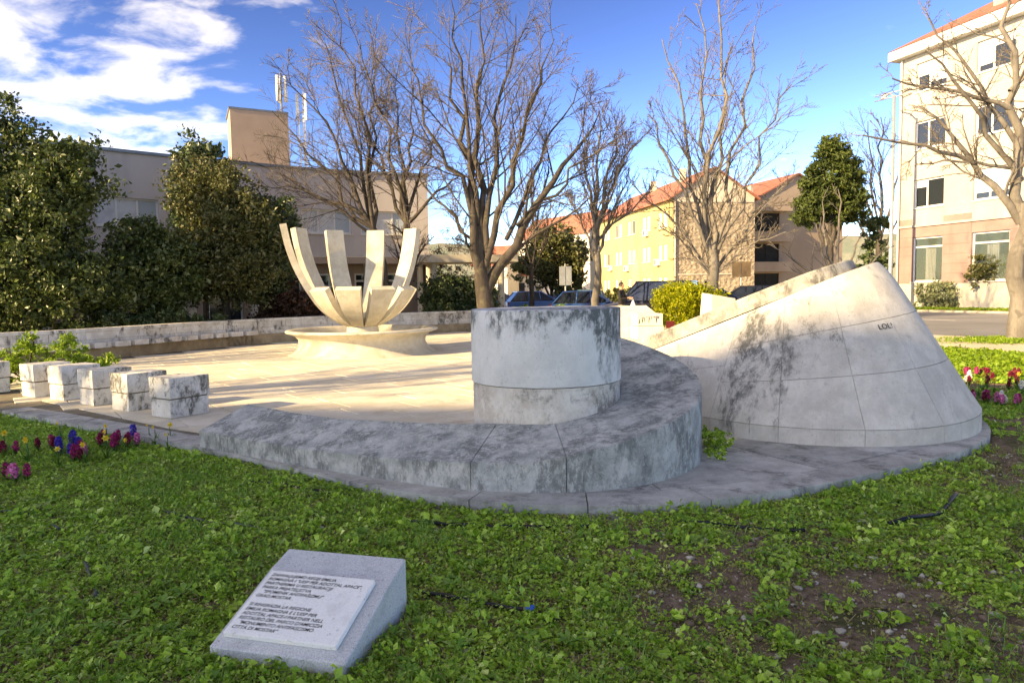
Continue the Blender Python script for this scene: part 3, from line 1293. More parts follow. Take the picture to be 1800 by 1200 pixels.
# wedge: low front, high back
mb = MB()
W2, D2 = 0.345, 0.67
prof = [(0.0, 0.09), (0.50, 0.262), (D2, 0.305)]
b_ = [(-W2, 0, -0.05), (W2, 0, -0.05), (W2, D2, -0.05), (-W2, D2, -0.05)]
mb.poly([(-W2, D2, -0.05), (W2, D2, -0.05), (W2, 0, -0.05), (-W2, 0, -0.05)])
for i in range(2):
    (y0, z0), (y1, z1) = prof[i], prof[i + 1]
    mb.poly([(-W2, y0, z0), (W2, y0, z0), (W2, y1, z1), (-W2, y1, z1)])
mb.poly([(-W2, 0, -0.05), (W2, 0, -0.05), (W2, 0, 0.09), (-W2, 0, 0.09)])
mb.poly([(W2, D2, -0.05), (-W2, D2, -0.05), (-W2, D2, 0.305), (W2, D2, 0.305)])
mb.poly([(W2, 0, -0.05), (W2, D2, -0.05), (W2, D2, 0.305), (W2, 0.50, 0.262), (W2, 0, 0.09)])
mb.poly([(-W2, 0, -0.05), (-W2, 0, 0.09), (-W2, 0.50, 0.262), (-W2, D2, 0.305), (-W2, D2, -0.05)])
mb.build('granite_block', M['granite'], pq, 0.006)
sl = math.atan2(0.172, 0.50)
pl = MB()
PW, PD = 0.290, 0.425
pl.box(-PW, PW, 0, PD, 0.0, 0.028)
plate = pl.build('plate', M['plate'], pq, 0.003)
plate.location = (-0.015, 0.055, 0.09 + 0.055 * math.tan(sl) + 0.002)
plate.rotation_euler = (sl, 0, 0)
lines = ['ZAHVALJUJEMO REGIJI EMILIA', 'ROMAGNA I "UISP PER ADOTTAL APACE",', 'PARTNERIMA U RESTAURACIJI', 'PARKA PRIJATELJSTVA', '"SPOMENIK ANTIFAŠIZMU"', 'GRAD MOSTAR', '',
         'SI RINGRAZIA LA REGIONE', "EMILIA ROMAGNA E L'UISP PER", 'ADOTTAL APACE-I PARTNER NELL', "RESTAURO DEL PARCO D'AMICIZIA", '"MONUMENTO ANTIFASCISMO', 'CITTÀ DI MOSTAR"']
for i, tx in enumerate(lines):
    if not tx:
        continue
    fc = bpy.data.curves.new('lettering', 'FONT')
    fc.body = tx
    fc.size = 0.0275
    fc.shear = 0.22
    fc.offset = 0.0001
    fc.extrude = 0.0004
    tmp = bpy.data.objects.new('lettering', fc)
    me = bpy.data.meshes.new_from_object(tmp)
    bpy.data.objects.remove(tmp)
    wdt = max(v.co.x for v in me.vertices)
    lo = link('lettering', me, M['ink'], plate)
    lo.location = (-PW + 0.022 + (0.02 if tx.startswith('"') else 0), PD - 0.042 - i * 0.0292, 0.0286)
    lo.scale = (min(1.0, 0.53 / wdt), 1, 1)

# ------------------------------------------------------------------ vegetation tools
def leaf_cloud(P, size, up=0.3, seed=0, aspect=1.7, N=None):
    """one folded-diamond quad per point; returns V, F, rnd"""
    g_ = np.random.default_rng(seed)
    n = len(P)
    nr = g_.normal(size=(n, 3))
    if N is not None:
        nr = nr * 0.55 + N
    nr[:, 2] += up
    nr /= np.linalg.norm(nr, axis=1)[:, None]
    t_ = g_.normal(size=(n, 3))
    t_ -= (t_ * nr).sum(1)[:, None] * nr
    t_ /= np.linalg.norm(t_, axis=1)[:, None] + 1e-9
    b_ = np.cross(nr, t_)
    s = (size * np.clip(g_.lognormal(0, 0.32, n), 0.45, 2.2))[:, None]
    a = P - t_ * s * 0.5
    c = P + t_ * s * 0.5 - nr * s * 0.10
    l = P + b_ * s * 0.5 / aspect + nr * s * 0.07
    r = P - b_ * s * 0.5 / aspect + nr * s * 0.07
    V = np.stack([a, l, c, r], 1).reshape(-1, 3)
    F = np.arange(4 * n).reshape(-1, 4)
    return V, F, g_.random(n)


def blob_points(blobs, n, seed=0, shell=0.55, lump=0.22, clumps=None):
    """leaf positions grouped in twig clumps that fill a set of ellipsoids unevenly"""
    g_ = np.random.default_rng(seed)
    vol = np.array([b[3] * b[4] * b[5] for b in blobs]) ** 0.75
    vol /= vol.sum()
    nc = clumps or max(30, n // 55)
    which = g_.choice(len(blobs), nc, p=vol)
    B = np.array(blobs)[which]
    d = g_.normal(size=(nc, 3))
    d /= np.linalg.norm(d, axis=1)[:, None]
    r = shell + (1 - shell) * g_.random(nc) ** 0.6
    r *= 1 + lump * g_.normal(size=nc) * 0.6
    C_ = B[:, :3] + d * r[:, None] * B[:, 3:6]
    k = g_.integers(0, nc, n)
    sp = g_.uniform(0.16, 0.34, nc)[k][:, None] * float(np.mean([min(b[3:6]) for b in blobs])) * 0.55
    P = C_[k] + g_.normal(size=(n, 3)) * sp * np.array([1, 1, 0.8])
    return P, d[k]


def grow_branches(limbs, seed, levels, up=0.15, gnarl=0.12):
    """limbs: list of (points, r0, r1). levels: list of (spacing, length factor, angle, min start, segs).
    returns list of polylines with radii for each level"""
    g_ = np.random.default_rng(seed)
    out = [[(np.array(p, float), np.linspace(a, b, len(p))) for p, a, b in limbs]]
    cur = out[0]
    for (count, lenf, ang, start, segs, rf, rmin) in levels:
        nxt = []
        for (P, rad) in cur:
            seglen = np.linalg.norm(np.diff(P, axis=0), axis=1)
            L = seglen.sum()
            cum = np.concatenate([[0], np.cumsum(seglen)])
            m = max(1, int(round(count * g_.uniform(0.75, 1.25))))
            for q in range(m):
                f = start + (1 - start) * (q + g_.random()) / m
                s = f * L
                i = min(len(P) - 2, int(np.searchsorted(cum, s) - 1))
                i = max(0, i)
                fr = (s - cum[i]) / (seglen[i] + 1e-9)
                p = P[i] * (1 - fr) + P[i + 1] * fr
                d = P[i + 1] - P[i]
                d = d / (np.linalg.norm(d) + 1e-9)
                # perpendicular direction
                w = g_.normal(size=3)
                w -= w.dot(d) * d
                w /= np.linalg.norm(w) + 1e-9
                a = R(ang) * g_.uniform(0.6, 1.35)
                nd = d * math.cos(a) + w * math.sin(a)
                nd[2] += up
                nd /= np.linalg.norm(nd)
                ll = L * lenf * (1.05 - 0.65 * f) * g_.uniform(0.6, 1.3)
                r0 = max(rmin, (rad[i] * (1 - fr) + rad[i + 1] * fr) * rf)
                pts = [p]
                for k in range(segs):
                    nd = nd + g_.normal(size=3) * gnarl
                    nd[2] += up * 0.35
                    nd /= np.linalg.norm(nd)
                    pts.append(pts[-1] + nd * ll / segs)
                nxt.append((np.array(pts), np.linspace(r0, max(rmin * 0.6, r0 * 0.4), segs + 1)))
        out.append(nxt)
        cur = nxt
    return out


def tubes_mesh(name, branches, n):
    Vs, Fs, base = [], [], 0
    cache = {}
    for P, rad in branches:
        rg = tube_rings(P, rad, n)
        k = len(P)
        Vs.append(rg.reshape(-1, 3))
        if k not in cache:
            f = []
            for i in range(k - 1):
                for j in range(n):
                    f.append((i * n + j, i * n + (j + 1) % n, (i + 1) * n + (j + 1) % n, (i + 1) * n + j))
            cache[k] = np.array(f)
        Fs.append(cache[k] + base)
        base += k * n
    return np_mesh(name, np.concatenate(Vs), np.concatenate(Fs), True)


def bare_tree(label, loc, trunk, limbs, bark, twig, seed, levels, group='bare winter trees', name='bare_tree', up=0.15, gnarl=0.12):
    """trunk: (points, r0, r1); limbs likewise; all relative to loc"""
    root = tag(empty(name, loc), label, 'tree', group)
    lv = grow_branches(limbs, seed, levels, up, gnarl)
    link('trunk', tubes_mesh('trunk', [(np.array(trunk[0], float), np.linspace(trunk[1], trunk[2], len(trunk[0])))] + lv[0], 10), bark, root)
    cr_ = []
    if len(lv) > 1:
        link('boughs', tubes_mesh('boughs', lv[1], 5), bark, root)
    for l in lv[2:]:
        cr_ += l
    if cr_:
        link('crown', tubes_mesh('crown', cr_, 3), twig, root)
    return root


def curve_pts(p0, p1, bend, n=7, g_=random):
    """slightly wandering limb between two points; bend lifts the middle"""
    p0, p1 = np.array(p0, float), np.array(p1, float)
    L = np.linalg.norm(p1 - p0)
    out = []
    for i in range(n + 1):
        f = i / n
        p = p0 * (1 - f) + p1 * f
        p[2] += math.sin(f * math.pi) * bend * L
        if 0 < i < n:
            p += np.array([g_.gauss(0, 1), g_.gauss(0, 1), g_.gauss(0, 1)]) * L * 0.018
        out.append(p)
    return out


M['bark_dark'] = barkmat('dark_bark', hx('#544d47'), hx('#3e3934'), hx('#5e5b49'))
M['bark_pale'] = barkmat('pale_bark', hx('#7c766e'), hx('#635e57'), hx('#57524c'))
M['twig_dark'] = barkmat('dark_twigs', hx('#766e69'), hx('#5b5550'), hx('#7e7671'))
M['twig_pale'] = barkmat('pale_twigs', hx('#7b7268'), hx('#61594f'), hx('#746a60'))
M['leaf_laurel'] = leafmat('laurel_leaves', hx('#3a4923'), hx('#566534'), hx('#858d64'), 0.2, 0.38)
M['leaf_dark'] = leafmat('dark_evergreen_leaves', hx('#344426'), hx('#4d5d36'), hx('#84906a'), 0.2, 0.38)
M['leaf_olive'] = leafmat('olive_leaves', hx('#484d28'), hx('#646639'), hx('#888360'), 0.25, 0.45)
M['leaf_bright'] = leafmat('bright_shrub_leaves', hx('#5f7f22'), hx('#8aa63a'), hx('#b9c862'), 0.4, 0.5)
M['leaf_gold'] = leafmat('golden_thuja_sprays', hx('#6d7a12'), hx('#a3a726'), hx('#cfcb4e'), 0.35, 0.6)
M['leaf_conifer'] = leafmat('cypress_sprays', hx('#2c3a18'), hx('#4c5a26'), hx('#6f7a3a'), 0.2, 0.6)
M['leaf_red'] = leafmat('reddish_shrub_leaves', hx('#33281b'), hx('#4d3426'), hx('#77503a'), 0.2, 0.5)
M['leaf_grey'] = leafmat('grey_green_leaves', hx('#6a7250'), hx('#8b9270'), hx('#b0b595'), 0.3, 0.5)


def leafy(name, label, cat, loc, blobs, n, size, mat, seed, trunks=None, group=None, up=0.25, shell=0.55, lump=0.22, aspect=1.7, crown='crown', clumps=None):
    root = tag(empty(name, loc), label, cat, group)
    P, D = blob_points(blobs, n, seed, shell, lump, clumps)
    P = P[P[:, 2] > 0.02]
    V, F, r = leaf_cloud(P, size, up, seed, aspect)
    link(crown, np_mesh(crown, V, F, False, r), mat, root)
    if trunks:
        br = [(np.array(p, float), np.linspace(a, b, len(p))) for p, a, b in trunks]
        link('trunk', tubes_mesh('trunk', br, 7), M['bark_dark'], root)
    return root


def limbs_to(blobs, base_r=0.10, fork=0.6, seed=1, root=(0, 0, 0)):
    """trunk with limbs that reach into each blob"""
    g_ = random.Random(seed)
    tr = [([root, (root[0] + g_.uniform(-.05, .05), root[1], fork * 0.5), (root[0], root[1], fork)], base_r, base_r * 0.8)]
    for b in blobs:
        tr.append((curve_pts((root[0], root[1], fork * 0.9), (b[0], b[1], b[2] + 0.3 * b[5]), 0.03, 5, g_), base_r * 0.6, 0.015))
    return tr


# ------------------------------------------------------------------ evergreen trees on the left
bl = [(0, 0, 2.3, 1.7, 1.5, 2.0), (-0.9, 0.2, 4.3, 1.2, 1.2, 1.5), (-0.7, 0, 6.3, 0.7, 0.7, 1.3), (0.9, -0.2, 4.3, 1.2, 1.2, 1.5), (1.5, 0.2, 5.2, 0.7, 0.8, 1.2), (0.3, 0, 5.6, 0.7, 0.7, 1.0), (1.4, 0, 1.6, 1.3, 1.2, 1.4), (-1.5, 0, 1.5, 1.3, 1.2, 1.5)]
leafy('laurel_tree', 'tall ragged dark evergreen tree filling the left edge behind the wall', 'tree', (-13.9, 20.6, 0), bl, 46000, 0.125, M['leaf_laurel'], 11, limbs_to(bl, 0.16, 1.0, 3), 'evergreens behind the plaza wall', 0.25, 0.42, 0.42)
bl = [(0.1, 0, 1.9, 1.3, 1.3, 1.6), (-0.1, 0, 3.1, 0.8, 0.8, 1.1), (0.9, 0, 2.4, 0.9, 1.0, 1.2)]
leafy('laurel_tree', 'shorter light green evergreen between the two big dark trees', 'tree', (-11.8, 22.8, 0), bl, 20000, 0.125, M['leaf_bright' if False else 'leaf_laurel'], 12, limbs_to(bl, 0.10, 0.7, 4), 'evergreens behind the plaza wall')
bl = [(0, 0, 3.0, 1.7, 1.5, 1.7), (-0.4, 0.1, 5.1, 1.25, 1.1, 1.2), (1.0, 0, 3.6, 1.0, 1.1, 1.3), (-1.1, 0, 2.6, 1.0, 1.1, 1.2), (0.7, 0, 2.1, 1.2, 1.1, 0.9)]
leafy('olive_toned_tree', 'broad olive brown evergreen tree left of the fountain', 'tree', (-9.85, 24.6, 0), bl, 36000, 0.115, M['leaf_olive'], 13, limbs_to(bl, 0.14, 1.3, 5), 'evergreens behind the plaza wall', 0.25, 0.42, 0.42)
bl = [(0, 0, 6.1, 0.95, 0.95, 1.2), (0.1, 0, 4.6, 1.1, 1.0, 1.2)]
leafy('magnolia_tree', 'dark green evergreen crown showing above the olive brown tree', 'tree', (-11.6, 27.0, 0), bl, 12000, 0.16, M['leaf_dark'], 14, limbs_to(bl, 0.12, 2.5, 6), 'evergreens behind the plaza wall')
bl = [(0, 0, 2.9, 1.1, 1.0, 1.3), (0.5, 0, 4.0, 0.8, 0.8, 0.9), (-0.3, 0, 1.9, 1.0, 0.9, 0.6)]
leafy('laurel_tree', 'dark evergreen with bare brown stem just left of the tall petals', 'tree', (-8.75, 25.2, 0), bl, 17000, 0.115, M['leaf_dark'], 15, limbs_to(bl, 0.10, 1.5, 7), 'evergreens behind the plaza wall')
bl = [(0, 0, 0.85, 1.1, 0.9, 0.85), (0.5, 0, 1.1, 0.8, 0.8, 0.8), (-0.5, 0, 0.6, 0.8, 0.8, 0.6)]
leafy('red_leaved_shrub', 'rounded reddish brown shrub behind the wall left of the fountain', 'shrub', (-7.9, 25.3, 0), bl, 9000, 0.11, M['leaf_red'], 16, limbs_to(bl, 0.05, 0.3, 8), None, 0.25)
bl = [(0, 0, 0.75, 0.9, 0.6, 0.42), (1.2, 0.6, 0.75, 0.9, 0.6, 0.40), (2.2, 1.1, 0.7, 0.8, 0.6, 0.36)]
leafy('clipped_hedge', 'low dark green hedge along the top of the plaza wall', 'hedge', (-11.6, 20.9, 0), bl, 9000, 0.09, M['leaf_dark'], 17, limbs_to(bl, 0.04, 0.4, 9))
bl = [(0, 0, 1.1, 1.3, 1.0, 1.1), (1.0, 0, 1.0, 1.0, 0.9, 1.0), (-0.5, 0, 1.3, 0.8, 0.8, 0.9)]
leafy('dark_shrub', 'big very dark shrub under the concrete canopy beside the thick trunk', 'shrub', (-2.6, 31.6, 0), bl, 14000, 0.13, M['leaf_dark'], 18, limbs_to(bl, 0.06, 0.4, 10))
bl = [(0, 0, 0.55, 0.55, 0.5, 0.45)]
leafy('ball_shrub', 'small round green shrub against the canopy column', 'shrub', (-3.2, 29.2, 0.0), bl, 2600, 0.08, M['leaf_laurel'], 19, limbs_to(bl, 0.03, 0.2, 11))
bl = [(0, 0, 0.5, 0.9, 0.5, 0.4), (1.3, 0, 0.5, 0.8, 0.5, 0.38)]
leafy('low_shrub', 'low bright hedge beyond the drum below the small bare tree', 'shrub', (0.4, 31.0, 0.0), bl, 3500, 0.09, M['leaf_bright'], 20, limbs_to(bl, 0.03, 0.2, 11))
# round evergreen in front of the white houses
bl = [(0, 0, 3.6, 1.9, 1.7, 1.6), (-1.1, 0, 2.8, 1.2, 1.2, 1.2), (1.2, 0, 3.2, 1.2, 1.2, 1.4), (0.2, 0, 4.6, 1.2, 1.2, 0.9), (0.9, 0, 2.0, 1.1, 1.1, 0.8)]
leafy('round_evergreen', 'round olive green tree in front of the white houses', 'tree', (2.55, 45.0, 0), bl, 17000, 0.2, M['leaf_olive'], 21, limbs_to(bl, 0.14, 0.9, 12))
# conifer
bl = [(0, 0, 8.3, 1.5, 1.4, 1.9), (0.9, 0, 7.2, 1.3, 1.3, 1.6), (-0.9, 0, 7.0, 1.2, 1.2, 1.7), (0.1, 0, 9.7, 0.8, 0.8, 1.1), (1.4, 0.2, 6.4, 0.8, 0.9, 1.1), (-1.5, 0, 6.0, 0.8, 0.8, 1.2), (0.2, -0.2, 6.1, 1.2, 1.0, 0.9), (1.2, 0, 8.6, 0.7, 0.7, 0.9)]
leafy('cypress_tree', 'dense dark green conifer beyond the top of the cone', 'tree', (20.1, 45.0, 0), bl, 26000, 0.24, M['leaf_conifer'], 22, limbs_to(bl, 0.26, 4.0, 13), None, 0.6, 0.5, 0.2, 2.6)
bl = [(0, 0, 2.4, 0.5, 0.5, 1.8), (0.1, 0, 4.6, 0.6, 0.6, 1.0), (-0.5, 0, 1.6, 1.1, 0.8, 1.2), (1.1, 0, 2.6, 0.45, 0.45, 1.6), (0.4, 0, 5.4, 1.1, 0.8, 0.5)]
leafy('ivy_clad_tree', 'slim trunks wrapped in dark ivy between conifer and right building', 'tree', (23.0, 46.0, 0), bl, 9000, 0.2, M['leaf_dark'], 23, limbs_to(bl, 0.14, 1.0, 14))
# golden thuja bush and shrubs on the right
bl = [(0, 0, 0.82, 1.0, 0.95, 0.85), (1.05, 0.2, 0.85, 0.85, 0.8, 0.72), (0.3, 0.3, 1.05, 0.9, 0.8, 0.7)]
leafy('golden_thuja', 'rounded bright yellow green conifer bush behind the slanting slab', 'bush', (6.45, 27.6, 0), bl, 15000, 0.10, M['leaf_gold'], 24, limbs_to(bl, 0.04, 0.2, 15), None, 0.9, 0.75, 0.12, 2.6)
bl = [(0, 0, 0.75, 1.25, 0.9, 0.75), (0.7, 0, 0.7, 0.8, 0.7, 0.65)]
leafy('grey_shrub', 'rounded grey green shrub below the right building window', 'shrub', (24.7, 41.4, 0.04), bl, 7000, 0.12, M['leaf_grey'], 25, limbs_to(bl, 0.04, 0.2, 16))
bl = [(0, 0, 2.1, 1.1, 1.0, 0.9), (0.5, 0, 1.6, 0.9, 0.8, 0.7), (-0.5, 0, 1.9, 0.7, 0.7, 0.7)]
leafy('upright_shrub', 'upright reddish green shrub on stems at the right building', 'shrub', (26.6, 39.6, 0.04), bl, 6500, 0.12, M['leaf_olive'], 26, limbs_to(bl, 0.05, 0.5, 17))
# small lit shrub behind the cube seats
bl = [(-0.55, 0.1, 0.28, 0.45, 0.4, 0.3), (0.1, 0, 0.42, 0.45, 0.4, 0.42), (0.75, 0, 0.40, 0.38, 0.4, 0.42), (1.3, 0, 0.28, 0.4, 0.4, 0.28), (0.15, 0, 0.75, 0.2, 0.2, 0.22), (0.75, 0, 0.7, 0.2, 0.2, 0.2), (-1.0, 0, 0.18, 0.4, 0.35, 0.22)]
leafy('green_shrub', 'fresh yellow green shrub growing behind the farthest cube seats', 'shrub', (-8.75, 12.75, 0), bl, 9000, 0.055, M['leaf_bright'], 27, limbs_to(bl, 0.02, 0.1, 18), None, 0.6, 0.5)
bl = [(0, 0, 0.9, 1.6, 0.9, 0.8), (1.8, 0.4, 0.8, 1.2, 0.8, 0.7), (-1.5, 0, 0.8, 1.2, 0.8, 0.7)]
leafy('brown_hedge', 'brownish hedge in front of the yellow house behind the parked van', 'hedge', (9.2, 52.0, 0), bl, 7000, 0.16, M['leaf_olive'], 28, limbs_to(bl, 0.05, 0.3, 19))

# ------------------------------------------------------------------ bare trees
LV = [(10, 0.48, 34, 0.12, 6, 0.36, 0.014), (8, 0.60, 36, 0.12, 4, 0.5, 0.0095), (6, 0.60, 38, 0.10, 3, 0.6, 0.0075)]
LVm = [(8, 0.5, 32, 0.15, 5, 0.45, 0.014), (8, 0.58, 34, 0.12, 3, 0.5, 0.010), (5, 0.6, 36, 0.15, 2, 0.65, 0.008)]

rr = random.Random(5)
# several-stemmed tree behind the fountain: relative coordinates, metres
T1 = (-4.5, 27.6, 0)
lim = []
forkA, forkB = (-0.75, 0, 4.0), (0.55, -0.1, 4.15)
for tip in ((-4.6, 0.4, 8.6), (-3.6, -0.8, 10.0), (-2.6, 1.0, 11.3), (-1.6, -0.5, 11.6), (-0.6, 0.8, 10.6), (-5.3, -0.2, 6.6)):
    lim.append((curve_pts(forkA, tip, 0.03, 8, rr), 0.085, 0.014))
for tip in ((-0.9, -0.8, 10.8), (0.1, 0.8, 9.6), (1.0, -0.6, 9.2), (1.9, 0.4, 8.0), (2.9, -0.2, 6.2), (-1.9, 1.2, 9.2)):
    lim.append((curve_pts(forkB, tip, 0.04, 8, rr), 0.08, 0.014))
lim.append((curve_pts((-0.75, 0, 3.7), (-4.8, -0.8, 5.6), 0.12, 8, rr), 0.06, 0.014))
lim.append((curve_pts((0, 0, 0.3), forkB, -0.02, 5, rr), 0.17, 0.13))
lim.append((curve_pts((0.1, 0.1, 1.2), (1.2, 0.3, 3.4), 0.05, 5, rr), 0.09, 0.03))
bare_tree('several-stemmed bare tree with wide fan of twigs behind the fountain', T1, (curve_pts((0, 0, -0.1), forkA, -0.02, 6, rr), 0.2, 0.13), lim, M['bark_dark'], M['twig_dark'], 31, LV, up=0.06)
# great bare tree with thick dark trunk
T2 = (-0.95, 26.2, 0)
fk = (-0.15, 0, 2.1)
lim = []
for st, tip, r0 in (((-0.2, 0, 2.3), (-1.2, 0.3, 10.2), 0.26), ((-0.1, 0.1, 2.6), (-2.6, -0.8, 9.6), 0.16), ((-0.1, 0, 3.0), (0.0, 0.9, 12.2), 0.2), ((0.0, 0, 1.55), (4.3, 0.3, 8.0), 0.32),
                    ((0.0, 0, 2.4), (2.6, -0.9, 10.2), 0.20), ((0.1, 0, 2.8), (1.3, 0.6, 11.6), 0.18), ((1.2, 0.1, 3.9), (5.0, -0.3, 7.0), 0.10), ((-0.4, 0, 3.4), (-3.4, 0.2, 6.6), 0.08), ((-0.2, 0, 4.0), (-1.0, -0.9, 11.8), 0.14),
                    ((-0.3, 0, 2.6), (-1.2, -0.2, 4.6), 0.10), ((0.8, 0, 3.4), (3.6, 0.8, 9.2), 0.12)):
    lim.append((curve_pts(st, tip, 0.04, 9, rr), r0 * 0.72, 0.014))
big = bare_tree('great bare tree with thick dark trunk and dome of fine twigs', T2, ([(0.1, 0, -0.1), (0.06, 0, 0.25), (0.02, 0, 0.8), (-0.06, 0, 1.4), (-0.14, 0, 2.0), (-0.17, 0.02, 2.6), (-0.2, 0.03, 3.2), (-0.24, 0.05, 3.9)], 0.42, 0.15), lim, M['bark_dark'], M['twig_dark'], 32, LV, up=0.06)
# smaller bare trees in the car park
T3 = (3.55, 30.0, 0)
lim = [(curve_pts((0, 0, 2.7 + 0.15 * k), tip, 0.05, 7, rr), r0, 0.018) for k, (tip, r0) in enumerate((((-1.2, 0.2, 5.6), 0.06), ((1.4, 0, 6.0), 0.08), ((0.3, 0.5, 9.0), 0.10), ((1.0, -0.6, 8.3), 0.09), ((-0.5, -0.3, 8.0), 0.08), ((2.5, 0.3, 5.6), 0.07), ((1.7, 0.5, 7.6), 0.07), ((0.0, 0.1, 7.0), 0.07)))]
bare_tree('slim bare tree with pale trunk beside the blue hatchback', T3, (curve_pts((0, 0, -0.1), (0.1, 0, 3.0), 0, 5, rr), 0.19, 0.13), lim, M['bark_pale'], M['twig_dark'], 33, LVm, up=0.25)
T4 = (1.0, 34.5, 0)
lim = [(curve_pts((0, 0, 2.2 + 0.12 * k), tip, 0.02, 6, rr), r0, 0.015) for k, (tip, r0) in enumerate((((-1.3, 0.2, 5.0), 0.05), ((1.3, 0, 5.2), 0.05), ((0.2, 0.5, 6.8), 0.07), ((0.7, -0.6, 6.4), 0.05), ((-0.6, -0.3, 6.2), 0.05)))]
bare_tree('small bare tree left of the round olive tree', T4, (curve_pts((0, 0, -0.1), (0, 0, 2.5), 0, 5, rr), 0.16, 0.10), lim, M['bark_dark'], M['twig_pale'], 34, LVm, up=0.25)
T5 = (7.95, 28.2, 0)
lim = [(curve_pts((0, 0, h), tip, b, 9, rr), r0, 0.02) for (h, tip, b, r0) in ((2.2, (-1.9, 0.3, 11.2), 0.04, 0.09), (2.6, (-0.5, 0.5, 12.6), 0.01, 0.10), (2.6, (0.2, -0.3, 13.2), 0.0, 0.10), (2.4, (1.7, 0.2, 11.6), 0.03, 0.09), (2.2, (2.9, -0.4, 9.2), 0.03, 0.07),
                                                                          (2.0, (3.6, 0.5, 6.0), 0.06, 0.07), (2.0, (-3.0, 0.4, 5.6), 0.08, 0.06), (2.3, (-2.6, -0.4, 8.2), 0.05, 0.09), (2.6, (0.9, 0.6, 11.0), 0.02, 0.10), (1.9, (2.6, -0.8, 3.6), 0.08, 0.05), (1.8, (-2.2, -0.6, 3.9), 0.10, 0.05))]
tall5 = bare_tree('tall bare tree with upright pale limbs in front of the rough gable', T5, (curve_pts((0, 0, -0.1), (0.02, 0, 3.0), 0, 5, rr), 0.26, 0.2), lim, M['bark_pale'], M['twig_pale'], 35,
          [(13, 0.36, 42, 0.12, 4, 0.40, 0.013), (7, 0.48, 42, 0.12, 3, 0.6, 0.010), (4, 0.5, 40, 0.2, 2, 0.7, 0.008)], up=0.14)
# leaning tree at the right edge
T6 = (13.45, 18.9, 0)
lim = [(curve_pts((0.0, 0, 3.1), (-2.6, 0.2, 6.2), 0.05, 8, rr), 0.11, 0.02), (curve_pts((-0.02, 0, 3.4), (-0.6, 0.1, 9.6), 0.0, 9, rr), 0.15, 0.03), (curve_pts((0.0, 0, 4.2), (-2.9, -0.5, 7.4), 0.04, 7, rr), 0.08, 0.02),
       (curve_pts((0, 0, 3.3), (2.4, 0.3, 7.8), 0.04, 7, rr), 0.10, 0.02), (curve_pts((-0.2, 0, 5.2), (-2.2, 0.6, 8.6), 0.02, 7, rr), 0.07, 0.02), (curve_pts((-1.2, 0.1, 4.7), (-4.3, -0.2, 5.4), 0.04, 7, rr), 0.06, 0.02),
       (curve_pts((-0.1, 0, 4.5), (-2.6, 0.2, 4.7), 0.06, 7, rr), 0.05, 0.015), (curve_pts((-0.4, 0, 6.5), (1.6, 0.1, 8.2), 0.02, 7, rr), 0.06, 0.02), (curve_pts((-0.3, 0, 6.0), (-3.4, 0.1, 6.9), 0.03, 7, rr), 0.06, 0.02)]
bare_tree('bare street tree with thick mottled trunk at the right edge', T6, (curve_pts((0.05, 0, -0.1), (0, 0, 3.6), 0, 6, rr), 0.30, 0.15), lim, M['bark_pale'], M['twig_pale'], 36,
          [(10, 0.40, 42, 0.15, 4, 0.42, 0.012), (6, 0.48, 45, 0.12, 3, 0.6, 0.009), (4, 0.5, 42, 0.2, 2, 0.75, 0.007)], up=0.08, gnarl=0.2)
T7 = (27.8, 54.0, 0)
lim = [(curve_pts((0, 0, h), tip, 0.02, 8, rr), r0, 0.03) for (h, tip, r0) in ((4, (-2.6, 0, 12.5), 0.12), (5, (0.2, 0.5, 14.0), 0.14), (4.5, (2.2, 0, 12.6), 0.12), (4, (-3.4, 0.4, 9.0), 0.09), (5, (-1.2, -0.4, 13.5), 0.1), (4, (3.4, 0, 9.5), 0.09))]
bare_tree('distant bare grey tree between the conifer and the right building', T7, (curve_pts((0, 0, -0.1), (0, 0, 5.5), 0, 5, rr), 0.3, 0.2), lim, M['bark_dark'], M['twig_dark'], 37, LVm)
T8 = (16.6, 36.5, 0)
lim = [(curve_pts((0, 0, 0.6), tip, 0.06, 7, rr), r0, 0.02) for (tip, r0) in (((-3.4, 0.2, 3.7), 0.09), ((-1.2, -0.4, 4.6), 0.10), ((0.2, 0.3, 6.4), 0.11), ((1.5, 0.1, 4.4), 0.09), ((2.6, -0.3, 3.4), 0.08), ((-0.6, 0.3, 5.8), 0.09), ((-2.4, 0.1, 2.6), 0.06))]
bare_tree('low bare many-armed tree in front of the conifer', T8, (curve_pts((0, 0, -0.1), (0, 0, 0.9), 0, 4, rr), 0.24, 0.2), lim, M['bark_pale'], M['twig_pale'], 38, [(4, 0.4, 38, 0.35, 4, 0.5, 0.016), (4, 0.45, 40, 0.2, 3, 0.6, 0.012)], up=0.15)
# two more street trees left of the view, whose crowns throw the branch shadows over the plaza
for i, (x, y, rz) in enumerate(((-16.2, 4.6, 1.0), (-21.5, 9.5, 2.4))):
    c_ = copy_tree(tall5)
    c_.location = (x, y, -0.1)
    c_.rotation_euler = (0, 0, rz)
    c_['label'] = ('bare tree standing left of the view beside the lawn', 'bare tree farther left of the view behind the lawn')[i]

